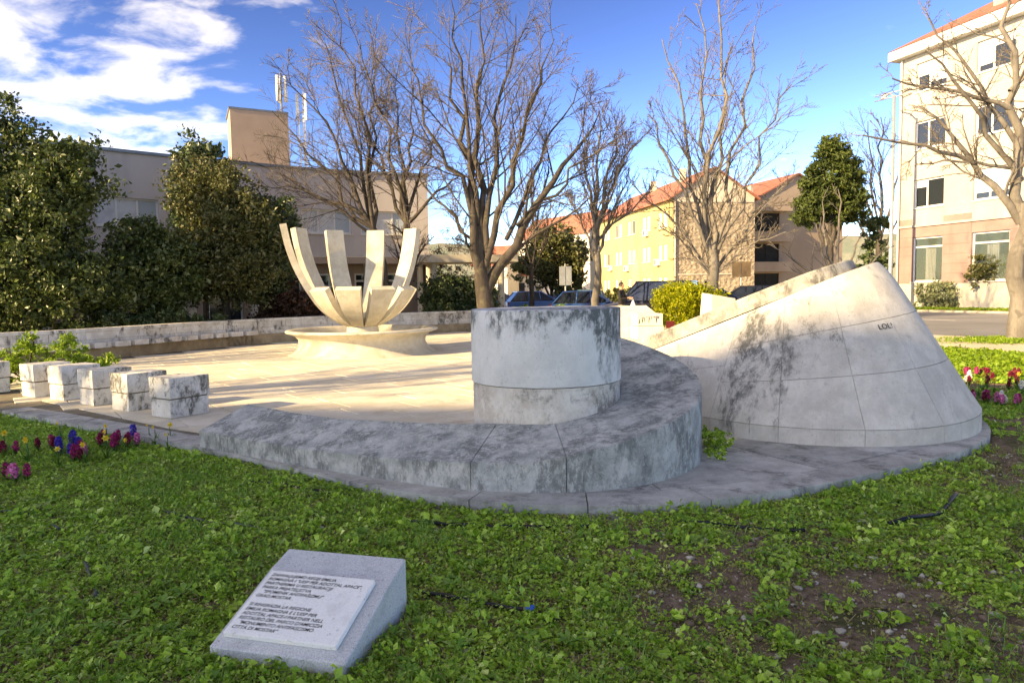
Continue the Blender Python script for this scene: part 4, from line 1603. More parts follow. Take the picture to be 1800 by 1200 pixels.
# twiggy thicket above the canopy roof, far hill
t = NT('hill_scrub')
n1 = t.noise(0.08, 6, 0.65)
t.color(t.mix(t.step(n1, 0.35, 0.65), hx('#6f7a6a'), hx('#8d8b7a')))
t.rough(0.95)
hv, hf = [], []
nh = 60
for i in range(nh + 1):
    x = -520 + 1040 * i / nh
    h = 26 + 22 * fbm(np.array([i * 0.17]), np.array([3.3]))[0] + 10 * fbm(np.array([i * 0.8]), np.array([8.3]))[0]
    hv += [(x, 620 - 0.0004 * x * x, -2), (x, 700 - 0.0004 * x * x, h), (x, 820, -2)]
for i in range(nh):
    a = 3 * i
    hf += [(a, a + 3, a + 4, a + 1), (a + 1, a + 4, a + 5, a + 2)]
hill = link('hill', np_mesh('hill', np.array(hv), np.array(hf), True), t.m)
hill['kind'] = 'structure'
bl = [(0, 0, 2.6, 1.4, 0.8, 2.2), (1.6, 0.3, 2.4, 1.2, 0.8, 2.0), (-1.3, 0, 2.4, 1.1, 0.8, 2.0)]
leafy('twiggy_thicket', 'grey brown leafless thicket rising behind the canopy roof', 'thicket', (-3.0, 38.5, 0), bl, 9000, 0.16, M['leaf_red'], 29, limbs_to(bl, 0.05, 0.4, 20), None, 0.0, 0.4, 0.2, 6.0)
# ------------------------------------------------------------------ buildings
M['lilac'] = plaster('lilac_beige_render', hx('#c2bbb6'), hx('#b4aca8'), 0.35, 0.3)
M['tan'] = plaster('tan_render', hx('#ab9888'), hx('#9d8a7b'), 0.35, 0.3)
M['cream'] = plaster('cream_render', hx('#aaa79f'), hx('#9c9991'), 0.4, 0.25)
M['beige'] = plaster('beige_render', hx('#b3aaa1'), hx('#a69d93'), 0.4, 0.25)
M['pink'] = plaster('pink_panel', hx('#99807a'), hx('#8a716b'), 0.6, 0.3)
M['yellow'] = plaster('yellow_render', hx('#ab9f74'), hx('#9f9266'), 0.3, 0.25)
M['white'] = plaster('white_render', hx('#d9d4c8'), hx('#cbc5b7'), 0.3, 0.25)
M['salmon'] = plaster('salmon_render', hx('#a1907f'), hx('#928171'), 0.3, 0.35)
M['offwhite'] = plain('white_window_frame', hx('#dcdad4'), 0.5, 0, 0.05)
M['blind'] = plain('pale_window_blind', hx('#c9ccce'), 0.7, 0, 0.1)
M['dark_fill'] = plain('near_black_fill', hx('#2b2926'), 0.9, 0, 0.2)
M['glass'] = glassmat('window_glass')
M['glass_pale'] = glassmat('curtained_glass', hx('#a9b4bb'), 0.12)
t = NT('shop_glass')
t.color(hx('#5d6a62'))
t.rough(0.05)
t.b.inputs['Alpha'].default_value = 0.35
M['shop_glass'] = t.m
M['metal'] = plain('grey_metal', hx('#7f8488'), 0.45, 0.6, 0.1)
M['galv'] = plain('galvanised_pole', hx('#a3a6a6'), 0.5, 0.5, 0.1)
t = NT('terracotta_tiles')
w = t.n.new('ShaderNodeTexWave')
w.wave_type = 'BANDS'
w.bands_direction = 'X'
w.inputs['Scale'].default_value = 3.0
w.inputs['Distortion'].default_value = 0.4
t.l.new(t.P(), w.inputs['Vector'])
n1 = t.noise(1.2, 5, 0.7)
c = t.mix(t.step(n1, 0.35, 0.65), hx('#a86e5c'), hx('#925a49'))
c = t.mix(t.math('MULTIPLY', w.outputs['Fac'], 0.35), c, hx('#7d3f2c'))
t.color(c)
t.rough(0.85)
t.bump(w.outputs['Fac'], 0.6, 0.04)
M['tiles'] = t.m
t = NT('rough_cast_gable')
v1 = t.voro(2.6, (1, 1, 1.4))
n1 = t.noise(3.5, 6, 0.7)
n2 = t.noise(0.5, 4, 0.6)
c = t.mix(t.step(n1, 0.35, 0.65), hx('#b3a48e'), hx('#8e806d'))
c = t.mix(t.step(n2, 0.45, 0.7, 0, 0.5), c, hx('#75695a'))
c = t.mix(t.step(v1, 0.0, 0.25, 0.5, 0.0), c, hx('#5c5145'))
t.color(c)
t.rough(0.95)
t.bump(t.math('ADD', v1, n1), 1.0, 0.12)
M['gable'] = t.m


class Facade(Path):
    """a wall along a path with real window openings"""

    def wall(self, name, parent, mat, u0, u1, z0, z1, holes=(), depth=0.16, d=0.0, off=(0, 0), step=3.0):
        us_ = {u0, u1}
        zs_ = {z0, z1}
        for (a, b, c_, e_) in holes:
            us_ |= {max(u0, a), min(u1, b)}
            zs_ |= {max(z0, c_), min(z1, e_)}
        us_ = sorted(us_)
        fine = []
        for a, b in zip(us_[:-1], us_[1:]):
            k = max(1, int(math.ceil((b - a) / step)))
            fine += [a + (b - a) * i / k for i in range(k)]
        us_ = fine + [us_[-1]]
        zs_ = sorted(zs_)
        mb = MB()

        def pt(u, z, dd):
            p = self.at(u, dd)
            return (p.x - off[0], p.y - off[1], z)
        inh = lambda u, z: any(a < u < b and c_ < z < e_ for a, b, c_, e_ in holes)
        for a, b in zip(us_[:-1], us_[1:]):
            for c_, e_ in zip(zs_[:-1], zs_[1:]):
                if not inh((a + b) / 2, (c_ + e_) / 2):
                    mb.poly([pt(a, c_, d), pt(b, c_, d), pt(b, e_, d), pt(a, e_, d)])
        for (a, b, c_, e_) in holes:
            i_ = d - depth
            mb.poly([pt(a, c_, d), pt(a, e_, d), pt(a, e_, i_), pt(a, c_, i_)])
            mb.poly([pt(b, c_, i_), pt(b, e_, i_), pt(b, e_, d), pt(b, c_, d)])
            mb.poly([pt(a, c_, i_), pt(b, c_, i_), pt(b, c_, d), pt(a, c_, d)])
            mb.poly([pt(a, e_, d), pt(b, e_, d), pt(b, e_, i_), pt(a, e_, i_)])
        return mb.build(name, mat, parent)

    def window(self, parent, u0, u1, z0, z1, off, d=-0.10, bars=(0.5,), hbars=(), fw=0.06, frame=None, pane=None, sill=True, panes=None):
        """window > pane, sill"""
        mb = MB()
        fr = frame or M['offwhite']
        self.box(mb, u0, u1, z0, z0 + fw, d - 0.05, d, 1, off)
        self.box(mb, u0, u1, z1 - fw, z1, d - 0.05, d, 1, off)
        self.box(mb, u0, u0 + fw, z0 + fw, z1 - fw, d - 0.05, d, 1, off)
        self.box(mb, u1 - fw, u1, z0 + fw, z1 - fw, d - 0.05, d, 1, off)
        for b in bars:
            ub = u0 + (u1 - u0) * b
            self.box(mb, ub - fw / 2, ub + fw / 2, z0 + fw, z1 - fw, d - 0.05, d - 0.004, 1, off)
        for b in hbars:
            zb = z0 + (z1 - z0) * b
            self.box(mb, u0 + fw, u1 - fw, zb - fw / 2, zb + fw / 2, d - 0.05, d - 0.006, 1, off)
        w_ = mb.build('window', fr, parent)
        ed = [0] + list(bars) + [1]
        for i in range(len(ed) - 1):
            mb = MB()
            self.box(mb, u0 + (u1 - u0) * ed[i] + 0.01, u0 + (u1 - u0) * ed[i + 1] - 0.01, z0 + 0.01, z1 - 0.01, d - 0.045, d - 0.032, 1, off)
            mb.build('pane', (panes[i] if panes else pane) or M['glass'], w_)
        if sill:
            mb = MB()
            self.box(mb, u0 - 0.05, u1 + 0.05, z0 - 0.05, z0 - 0.004, -0.14, 0.06, 1, off)
            mb.build('sill', fr, w_)
        return w_


def part(fn, name, mat, parent):
    mb = MB()
    fn(mb)
    return mb.build(name, mat, parent)


# ---- curved school-like building on the left
CP = [(-27.0, 13.0), (-23.5, 18.5), (-19.8, 23.4), (-15.5, 27.8), (-10.3, 32.2), (-7.2, 34.0), (-4.0, 35.2)]
cf = Facade(CP, 2)
OFF = (-10.3, 32.2)
cb = tag(empty('curved_building', (*OFF, 0)), 'long curved lilac beige building with flat roof behind the trees', 'building')
uE = cf.L
holes = []
wins = []
u = uE - 1.0
while u > 4:
    holes.append((u - 2.3, u, 4.32, 5.42))
    u -= 2.75
cf.wall('upper_wall', cb, M['lilac'], 0, uE, 3.25, 7.15, holes, 0.18, 0.0, OFF, 1.0)
for k, (a, b, z0, z1) in enumerate(holes):
    if k % 3 == 2:
        pn = [M['glass'], M['glass_pale'], M['glass']]
    elif k % 3 == 1:
        pn = [M['blind'], M['blind'], M['glass_pale']]
    else:
        pn = [M['glass_pale'], M['blind'], M['glass_pale']]
    cf.window(cb, a, b, z0, z1, OFF, -0.10, (0.34, 0.67), (), 0.07, panes=pn)
part(lambda mb: cf.box(mb, 0, uE + 0.05, 7.15, 7.27, -0.5, 0.10, 40, OFF), 'roof_edge', M['metal'], cb)
part(lambda mb: cf.box(mb, 0, uE, 7.0, 7.14, -9.0, -0.02, 40, OFF), 'roof', M['concrete'], cb)
part(lambda mb: cf.box(mb, 0, uE + 0.02, 2.92, 3.24, -1.3, 0.10, 40, OFF), 'floor_band', M['tan'], cb)
part(lambda mb: cf.box(mb, uE - 0.15, uE, -0.2, 7.0, -9.0, -0.005, 1, OFF), 'end_wall', M['tan'], cb)
holes = []
u = uE - 1.2
k = 0
while u > 4:
    if k % 2:
        holes.append((u - 1.5, u, 0.05, 2.5))
        u -= 2.0
    else:
        holes.append((u - 2.2, u, 1.0, 2.5))
        u -= 2.6
    k += 1
cf.wall('ground_floor_wall', cb, M['tan'], 0, uE - 0.2, -0.2, 2.93, holes, 0.15, -1.2, OFF, 1.0)
for (a, b, z0, z1) in holes:
    cf.window(cb, a, b, z0, z1, OFF, -1.28, (0.5,) if z0 < 0.5 else (0.33, 0.66), (0.75,), 0.09, sill=False)
part(lambda mb: cf.box(mb, 0.5, uE - 0.3, -0.2, 2.9, -3.0, -2.6, 30, OFF), 'inner_wall', M['dark_fill'], cb)
for i in range(14):
    u = uE - 0.4 - i * 2.6
    p = cf.at(u, -0.35)
    mb = MB()
    mb.lathe([(0.16, -0.2), (0.16, 2.92)], (p.x - OFF[0], p.y - OFF[1]), 16)
    mb.build('column', M['concrete'], cb)
# stair tower with antennas
tw = tag(empty('stair_tower', (-12.0, 36.0, 0)), 'square tan tower rising above the curved building roof', 'tower')
mb = MB()
q = [(-1.4, -1.0), (1.0, 0.3), (0.1, 2.6), (-2.4, 1.2)]
mb.hexa([(x, y, 0.0) for x, y in q], [(x, y, 10.5) for x, y in q])
mb.build('shaft', M['tan'], tw)
mb = MB()
q2 = [(x * 1.03, (y - 0.7) * 1.03 + 0.7) for x, y in q]
mb.hexa([(x, y, 10.502) for x, y in q2], [(x, y, 10.60) for x, y in q2])
mb.build('roof_edge', M['metal'], tw)
an = tag(empty('antenna_mast', (-11.3, 36.3, 10.6)), 'cluster of white phone antennas on the tan tower', 'antenna')
part(lambda mb: mb.tube([(0, 0, 0), (0, 0, 1.9)], 0.05, 8), 'mast', M['galv'], an)
for k in range(3):
    a = k * 2.1
    part(lambda mb: mb.tube([(0.22 * math.cos(a), 0.22 * math.sin(a), 0.5), (0.22 * math.cos(a), 0.22 * math.sin(a), 1.75)], 0.085, 10), 'panel_antenna', M['offwhite'], an)
    part(lambda mb: mb.tube([(0, 0, 1.1), (0.22 * math.cos(a), 0.22 * math.sin(a), 1.1)], 0.02, 6), 'bracket', M['galv'], an)
an2 = tag(empty('antenna_mast', (-10.6, 36.8, 7.1)), 'white lattice mast with antennas beside the tan tower', 'antenna')
for dx, dy in ((0, 0), (0.3, 0), (0.15, 0.26)):
    part(lambda mb: mb.tube([(dx, dy, 0), (dx, dy, 4.6)], 0.028, 6), 'mast_leg', M['offwhite'], an2)
mb = MB()
for z in np.arange(0.3, 4.5, 0.4):
    mb.tube([(0, 0, z), (0.3, 0, z + 0.2), (0.15, 0.26, z + 0.4)], 0.014, 4)
mb.build('lattice', M['offwhite'], an2)
for k in range(2):
    part(lambda mb: mb.box(-0.12 + k * 0.4, 0.02 + k * 0.4, -0.1, -0.02, 3.2, 4.5), 'panel_antenna', M['offwhite'], an2)
# ---- concrete canopy
cn_ = tag(empty('concrete_canopy', (-2.0, 33.4, 0)), 'flat concrete entrance canopy on round columns beside the curved building', 'canopy')
mb = MB()
q = [(-7.5, -2.6), (-2.3, -1.4), (2.35, -0.2), (2.1, 2.2), (-2.3, 1.5), (-3.2, 1.0)]
mb.hexa([(x, y, 2.86) for x, y in q[1:5]], [(x, y, 3.20) for x, y in q[1:5]])
mb.build('roof_slab', M['concrete'], cn_)
for (x, y) in ((-1.55, -0.5), (-1.9, 0.8), (1.55, 0.1), (1.5, 1.7), (0.9, 1.4)):
    part(lambda mb: mb.lathe([(0.15, -0.1), (0.15, 2.858)], (x, y), 18), 'column', M['concrete'], cn_)


# ---- houses beyond the car park
def gable_house(name, label, corner, du, W, D, eave, ridge, wall_m, gable_m, cols, rows, wh, win_m=None, gable_wins=(), over=0.45, chim=(), gable_pane=None):
    """corner: front right ground corner where the long facade meets the gable; du: unit vector along the long facade
    away from the corner; W facade length, D gable width (to the right)"""
    root = tag(empty(name, (*corner, 0)), label, 'building', 'houses beyond the car park')
    du = Vector(du).normalized()
    dn = Vector((-du.y, du.x))
    if dn.x < 0:
        dn = -dn                                    # along the gable, to the right
    c0 = Vector(corner)
    A = c0 + du * W                                 # far end of facade
    fac = Facade([tuple(A), tuple(c0)])             # left -> right, front on the right-hand side
    gab = Facade([tuple(c0), tuple(c0 + dn * D)])
    off = tuple(corner)
    holes = []
    for r in range(rows):
        z0 = 1.0 + r * 3.05
        for k in range(cols):
            uc = W * (k + 0.6) / (cols + 0.2)
            for s in (-0.62, 0.62):
                holes.append((uc + s - wh[0] / 2, uc + s + wh[0] / 2, z0, z0 + wh[1]))
    fac.wall('facade_wall', root, wall_m, 0, W, -0.2, eave, holes, 0.15, 0, off, 8)
    for i, h in enumerate(holes):
        fac.window(root, *h, off, -0.09, (), (), 0.07, pane=random.choice([M['offwhite'], M['offwhite'], M['glass'], M['glass_pale']]))
    gh = [g_ for g_ in gable_wins]
    gab.wall('gable_wall', root, gable_m, 0, D, -0.2, eave, gh, 0.2, 0, off, 8)
    for h in gh:
        gab.window(root, *h, off, -0.12, (0.5,), (), 0.07, pane=gable_pane, frame=gable_pane)
    c_, e_ = Vector((0, 0)), dn * D
    mid = dn * D / 2
    up = lambda v, z: (v.x, v.y, z)
    part(lambda mb: mb.poly([up(c_, eave), up(e_, eave), up(mid, ridge)]), 'gable_top', M['concrete'] if gable_m is M['gable'] else gable_m, root)
    B = du * W
    part(lambda mb: (mb.poly([up(e_, -0.2), up(e_ + B, -0.2), up(e_ + B, eave), up(e_, eave)]), mb.poly([up(e_ + B, -0.2), up(B, -0.2), up(B, eave), up(B + mid, ridge), up(e_ + B, eave)])), 'rear_wall', wall_m, root)
    # roof: two sloping slabs with overhang
    ov = -dn * over
    ex = -du * 0.25
    sl_ = (ridge - eave) / (D / 2)
    for sgn, nm in ((1, 'roof_slope'), (-1, 'roof_slope')):
        lo = (ov if sgn > 0 else dn * (D + over))
        zl = eave - sl_ * over
        mb = MB()
        b4 = [up(lo + ex, zl + 0.03), up(lo + B - ex, zl + 0.03), up(mid + B - ex, ridge + 0.03), up(mid + ex, ridge + 0.03)]
        if sgn > 0:
            b4 = b4[::-1]
        mb.hexa(b4, [(x, y, z + 0.16) for x, y, z in b4])
        mb.build(nm, M['tiles'], root)
    for (f, h) in chim:
        p = B * f + dn * (D * 0.42)
        part(lambda mb: mb.box(p.x - 0.3, p.x + 0.3, p.y - 0.3, p.y + 0.3, ridge - 1.2, ridge + h), 'chimney', M['concrete'], root)
    return root, fac, gab, off


random.seed(21)
yh, yfac, ygab, yoff = gable_house('yellow_house', 'long yellow three-storey house with orange roof and rough stone gable end', (14.8, 65.0), (-0.183, 1.0), 22.0, 8.0, 9.65, 12.2,
                                   M['yellow'], M['gable'], 5, 3, (0.95, 1.45), chim=((0.25, 0.9), (0.6, 0.8)))
# air conditioners, drainpipe and bare patch on the yellow facade
for (u, z) in ((18.2, 3.6), (9.5, 3.3), (15.2, 6.6), (4.0, 3.5)):
    ac = MB()
    yfac.box(ac, u, u + 0.85, z, z + 0.6, 0.05, 0.38, 1, yoff)
    o = ac.build('air_conditioner', M['offwhite'], yh)
    ac = MB()
    yfac.box(ac, u + 0.1, u + 0.55, z + 0.08, z + 0.52, 0.381, 0.39, 1, yoff)
    ac.build('fan_grille', M['metal'], o)
pt_ = MB()
g_ = random.Random(4)
pc = []
for k in range(16):
    a = 2 * math.pi * k / 16
    rr_ = 1.0 * g_.uniform(0.75, 1.25)
    pc.append((12.5 + 1.2 * rr_ * math.cos(a), 2.2 + 1.9 * rr_ * math.sin(a) + (0.8 if abs(a - 1.57) < 0.5 else 0)))
pt_.poly([(*(yfac.at(u, 0.02) - Vector(yoff)), max(0, z)) for u, z in pc])
pt_.build('bare_plaster_patch', M['salmon'], yh)
p0 = ygab.at(0.12, 0.10) - Vector(yoff)
part(lambda mb: mb.tube([(p0.x, p0.y, 0), (p0.x, p0.y, 9.4)], 0.07, 8), 'drainpipe', M['concrete'], yh)
part(lambda mb: ygab.box(mb, 0.3, 7.9, 9.2, 9.62, 0.0, 0.06, 1, yoff), 'ring_beam', M['concrete'], yh)
part(lambda mb: ygab.box(mb, 0.3, 7.9, 2.6, 2.72, 0.0, 0.05, 1, yoff), 'lower_ring_beam', M['concrete'], yh)

# white house farther left and a low white house
random.seed(22)
gable_house('white_house', 'white three-storey house with dark windows left of the yellow house', (10.2, 92.0), (-0.6, 0.9), 16.0, 6.5, 9.0, 11.6, M['white'], M['white'], 3, 3, (0.8, 1.4), gable_wins=((1.2, 2.4, 1.2, 2.7), (3.8, 5.0, 1.2, 2.7), (1.2, 2.4, 4.2, 5.7), (3.8, 5.0, 4.2, 5.7), (1.2, 2.4, 7.0, 8.4)))
random.seed(23)
gable_house('low_white_house', 'low white house with pale red roof behind the round olive tree', (7.5, 84.0), (-1.0, 0.25), 8.0, 6.0, 3.4, 5.4, M['white'], M['white'], 2, 1, (0.9, 1.4))
random.seed(24)
gable_house('small_red_roofed_house', 'white house with red roof partly hidden by the great bare tree', (-0.4, 80.0), (-1.0, 0.35), 4.0, 4.0, 4.6, 6.4, M['white'], M['white'], 1, 1, (0.9, 1.4))

# salmon house with balconies right of the gable
random.seed(25)
so = (23.4, 70.0)
sh_, sfac, sgab, soff = gable_house('salmon_house', 'salmon house with stacked open balconies right of the rough gable', so, (-0.3, 1.0), 10.0, 11.0, 9.6, 12.4, M['salmon'], M['salmon'], 1, 3, (0.8, 1.3),
                                    gable_wins=((0.5, 3.4, 0.9, 2.7), (0.5, 3.4, 3.8, 5.6), (0.5, 3.4, 6.9, 8.6), (6.3, 7.4, 0.3, 2.4), (4.3, 4.9, 1.5, 2.1)), gable_pane=M['dark_fill'])  # near-black panes and frames: shade of the deep balconies put into colour
for z in (0.0, 2.85, 5.75, 8.7):
    mb = MB()
    sgab.box(mb, -0.6, 4.0, z, z + 0.16, 0.002, 1.2, 1, soff)
    sgab.box(mb, -0.6, 4.0, z + 0.16, z + 0.95, 1.08, 1.195, 1, soff)
    sgab.box(mb, 3.9, 4.0, z + 0.162, z + 0.94, 0.002, 1.078, 1, soff)
    mb.build('balcony', M['salmon'], sh_)
part(lambda mb: sgab.box(mb, -0.85, -0.6, 0, 11.0, 0.3, 1.3, 1, soff), 'balcony_pier', M['concrete'], sh_)
random.seed(26)
gable_house('pale_yellow_house', 'pale yellow house with red roof seen between conifer and right building', (34.5, 80.0), (-0.9, 0.4), 14.0, 9.0, 8.4, 11.0, M['yellow'], M['yellow'], 4, 2, (0.9, 1.4))

# ---- four-storey building at the right
RB = Vector((24.3, 45.0))
fd = Vector((0.305, -0.952)).normalized()
# the facade runs from the far corner towards the viewer: left -> right in the picture
rf = Facade([tuple(RB), tuple(RB + fd * 26)])
roff = (RB.x, RB.y)
rbld = tag(empty('corner_building', (RB.x, RB.y, 0)), 'cream and pink four-storey building with red roof at the right edge', 'building')
bands = [(-0.2, 1.5, M['cream']), (1.503, 5.0, M['pink']), (5.003, 5.9, M['beige']), (5.903, 8.3, M['cream']), (8.303, 9.4, M['beige']), (9.403, 11.7, M['cream']), (11.703, 12.75, M['beige']), (12.753, 15.2, M['cream'])]
wu = [(1.15, 3.25), (5.1, 7.3), (9.2, 11.4), (13.2, 15.4), (17.4, 19.6)]
win_rows = {1: (1.60, 4.30), 3: (6.05, 7.75), 5: (9.55, 11.2), 7: (12.95, 14.65)}
for i, (z0, z1, m_) in enumerate(bands):
    hs = [(a, b, *win_rows[i]) for a, b in wu] if i in win_rows else []
    rf.wall('pink_storey_wall' if i == 1 else 'wall_band', rbld, m_, 0, 26, z0, z1, hs, 0.2, 0, roff, 8)
    for k, h in enumerate(hs):
        if i == 1:
            rf.window(rbld, *h, roff, -0.12, (), (0.78,), 0.10, pane=M['shop_glass'])
        else:
            wo = rf.window(rbld, *h, roff, -0.12, (0.42,), (), 0.10)
            for (ua, ub) in ((h[0] + 0.1, h[0] + 0.42 * (h[1] - h[0]) - 0.05), (h[0] + 0.42 * (h[1] - h[0]) + 0.05, h[1] - 0.1)):
                dr = random.choice((0.0, 0.25, 0.45, 0.8, 0.0))
                if dr:
                    part(lambda mb: rf.box(mb, ua, ub, h[3] - 0.1 - dr * (h[3] - h[2] - 0.2), h[3] - 0.1, -0.150, -0.128, 1, roff), 'roller_blind', M['blind'], wo)
# pink cladding panels on the ground storey
for (a, b) in ((0.02, 1.13), (3.27, 5.08), (7.32, 9.18)):
    for z in np.arange(1.52, 4.9, 0.56):
        part(lambda mb: rf.box(mb, a, b, z, z + 0.545, 0.001, 0.02, 1, roff), 'cladding_panel', M['pink'], rbld)
part(lambda mb: rf.box(mb, -0.05, 26, 4.92, 5.05, 0.003, 0.09, 1, roff), 'string_course', M['beige'], rbld)
for k in range(3):                                   # curtains behind the shop windows
    a, b = wu[k]
    mb = MB()
    for s in np.arange(0.75, 1.45, 0.1):
        rf.box(mb, a + s, a + s + 0.07, 1.72, 3.65, -0.34, -0.28, 1, roff)
    mb.build('curtain', M['offwhite'], rbld)
part(lambda mb: rf.box(mb, 0, 26, -0.2, 15.2, -9.0, -0.9, 1, roff), 'inner_block', M['dark_fill'], rbld)
lf = Facade([tuple(rf.at(0, -9.0)), tuple(RB)])
lf.wall('side_wall', rbld, M['cream'], 0, 9.0, -0.2, 15.2, (), 0.2, 0, roff, 9)
part(lambda mb: rf.box(mb, -0.45, 26, 15.2, 15.75, -9.3, 0.55, 1, roff), 'eaves', M['offwhite'], rbld)
mb = MB()
P3 = lambda u, d, z: (*(rf.at(u, d) - RB), z)
mb.poly([P3(-0.5, 0.6, 15.76), P3(26, 0.6, 15.76), P3(26, -4.4, 18.4), P3(3.6, -4.4, 18.4)])
mb.poly([P3(-0.5, -9.4, 15.76), P3(-0.5, 0.6, 15.76), P3(3.6, -4.4, 18.4)])
mb.poly([P3(26, -9.4, 15.76), P3(-0.5, -9.4, 15.76), P3(3.6, -4.4, 18.4), P3(26, -4.4, 18.4)])
mb.build('hipped_roof', M['tiles'], rbld)
pp = rf.at(5.4, -1.6) - RB
part(lambda mb: mb.box(pp.x - 0.4, pp.x + 0.4, pp.y - 0.4, pp.y + 0.4, 15.8, 18.2), 'chimney', M['cream'], rbld)
pp = rf.at(0.18, 0.12) - RB
part(lambda mb: mb.tube([(pp.x, pp.y, 0), (pp.x, pp.y, 14.9), (pp.x + 0.1, pp.y + 0.1, 15.2)], 0.07, 8), 'drainpipe', M['offwhite'], rbld)
for z in (13.35, 13.05):
    a_, b_ = rf.at(0.9, 0.1) - RB, rf.at(-1.4, 0.6) - RB
    part(lambda mb: mb.tube([(a_.x, a_.y, z), (b_.x, b_.y, z)], 0.035, 6), 'washing_rail', M['galv'], rbld)
# lamp post in front of the corner
lp = tag(empty('lamp_post', (22.6, 42.5, 0.0)), 'tall slim grey metal pole at the corner of the right building', 'lamp post')
part(lambda mb: mb.tube([(0, 0, -0.1), (0, 0, 0.5), (0, 0, 12.5)], [0.17, 0.13, 0.08], 12), 'pole', M['galv'], lp)
part(lambda mb: mb.tube([(0, 0, 12.4), (0.1, 0.6, 12.75), (0.3, 1.6, 12.85)], 0.045, 8), 'lamp_arm', M['galv'], lp)
part(lambda mb: mb.tube([(0.3, 1.5, 12.85), (0.4, 2.2, 12.87)], [0.11, 0.08], 8), 'lamp_head', M['offwhite'], lp)

# ---- tall block behind the viewpoint: its shade lies over the lawn and the near monument
bk = tag(empty('apartment_block', (-49, -22, 0)), 'long pale apartment block behind the viewpoint that shades the lawn', 'building')
bf = Facade([(-27, -23.8), (-72, -19.3)])
boff = (-49, -22)
BH = 24.9
hs = []
for fl_ in range(8):
    for k in range(10):
        hs.append((3 + k * 4.0, 4.6 + k * 4.0, 1.0 + fl_ * 3.1, 2.5 + fl_ * 3.1))
bf.wall('front_wall', bk, M['white'], 0, bf.L, -0.3, BH, hs, 0.2, 0, boff, 200)
mb = MB()
bf.box(mb, 0.2, bf.L - 0.2, 0, BH - 0.3, -12, -0.22, 1, boff)
mb.build('glazed_core', M['glass'], bk)
part(lambda mb: bf.box(mb, 0, bf.L, BH, BH + 0.35, -12.4, 0.35, 1, boff), 'roof', M['concrete'], bk)
# ------------------------------------------------------------------ white stone benches beyond the drum
M['white_stone'] = stone('clean_white_stone', hx('#dcd5c4'), hx('#cbc3b0'), hx('#7a7467'), 1.2, (0.58, 0.74), (1, 1, 0.5), 0.6, 0.3, 0.3, rnd=0)
sb = tag(empty('sloped_stone_block', (4.0, 22.4, 0), R(6)), 'pale stone block with sloping scribbled back right of the drum', 'stone block')
mb = MB()
mb.hexa([(-0.85, 0.0, 0), (0.75, 0.0, 0), (0.75, 1.2, 0), (-0.85, 1.2, 0)], [(-0.85, 0.0, 0.62), (0.75, 0.0, 0.62), (0.48, 0.75, 1.0), (-0.85, 0.75, 1.0)])
mb.build('sloped_block', M['white_stone'], sb, 0.01)
mb = MB()
mb.box(-0.28, 0.55, -0.82, -0.02, 0.0, 0.40)
mb.build('step_block', M['white_stone'], sb, 0.01)
mb = MB()
mb.box(-0.26, 0.53, -0.80, -0.03, 0.41, 0.78)
mb.build('top_block', M['white_stone'], sb, 0.01)
sg = MB()
g_ = random.Random(3)
for k in range(9):                                        # illegible dark scrawl on the faces
    x = -0.2 + 0.075 * k + g_.uniform(-.01, .01)
    p = [(x + g_.uniform(-.03, .03), -0.806, 0.48 + g_.uniform(0, 0.24)) for _ in range(4)]
    sg.tube(p, 0.006, 4)
sg.build('scrawl', M['ink'], sb)
M['red_paint'] = plain('red_graffiti_paint', hx('#a8362b'), 0.6)
rs = tag(empty('red_graffiti', (4.95, 22.2, 0)), 'small red graffiti low down right of the pale stone block', 'sign')  # red graffiti, modelled as a small panel on a stake
part(lambda mb: mb.box(-0.02, 0.02, -0.02, 0.02, 0, 0.34), 'stake', M['galv'], rs)
part(lambda mb: mb.box(-0.13, 0.13, -0.05, -0.022, 0.30, 0.52), 'panel', M['red_paint'], rs)
wb_ = tag(empty('white_stone_block', (7.55, 26.0, 0), R(12)), 'small white stone block beside the golden bush', 'stone block')
mb = MB()
mb.hexa([(-0.5, -0.4, 0), (0.55, -0.4, 0), (0.55, 0.5, 0), (-0.5, 0.5, 0)], [(-0.42, -0.35, 1.28), (0.5, -0.35, 1.12), (0.5, 0.45, 1.16), (-0.42, 0.45, 1.34)])
mb.build('block', M['white_stone'], wb_, 0.012)

# ------------------------------------------------------------------ signs
s1 = tag(empty('notice_board', (2.9, 38.0, 0)), 'grey two-panel notice board on a post left of the slim bare tree', 'sign')
part(lambda mb: mb.tube([(0, 0, 0), (0, 0, 2.9)], 0.045, 8), 'post', M['galv'], s1)
for sx in (-0.17, 0.17):
    part(lambda mb: mb.box(sx - 0.155, sx + 0.155, -0.09, -0.05, 1.75, 2.75), 'panel', M['galv'], s1)
s2 = tag(empty('brown_sign', (12.9, 40.0, 0)), 'small brown double sign on a post before the salmon house', 'sign')
part(lambda mb: mb.tube([(0, 0, 0), (0, 0, 2.9)], 0.04, 8), 'post', M['galv'], s2)
M['brown'] = plain('brown_board', hx('#6b5a45'), 0.7)
for sx in (-0.27, 0.27):
    part(lambda mb: mb.box(sx - 0.25, sx + 0.25, -0.08, -0.045, 2.05, 2.9), 'panel', M['brown'], s2)

# ------------------------------------------------------------------ cars
M['tyre'] = plain('tyre_rubber', hx('#1c1c1d'), 0.85)
M['rim'] = plain('alloy_rim', hx('#9a9c9f'), 0.35, 0.8)
M['car_glass'] = glassmat('car_glass', hx('#1d2428'), 0.04)
M['lamp_red'] = plain('tail_lamp', hx('#8c1d18'), 0.3)
M['lamp_white'] = plain('head_lamp', hx('#d7d9da'), 0.2)
M['bumper'] = plain('black_plastic', hx('#232425'), 0.6)


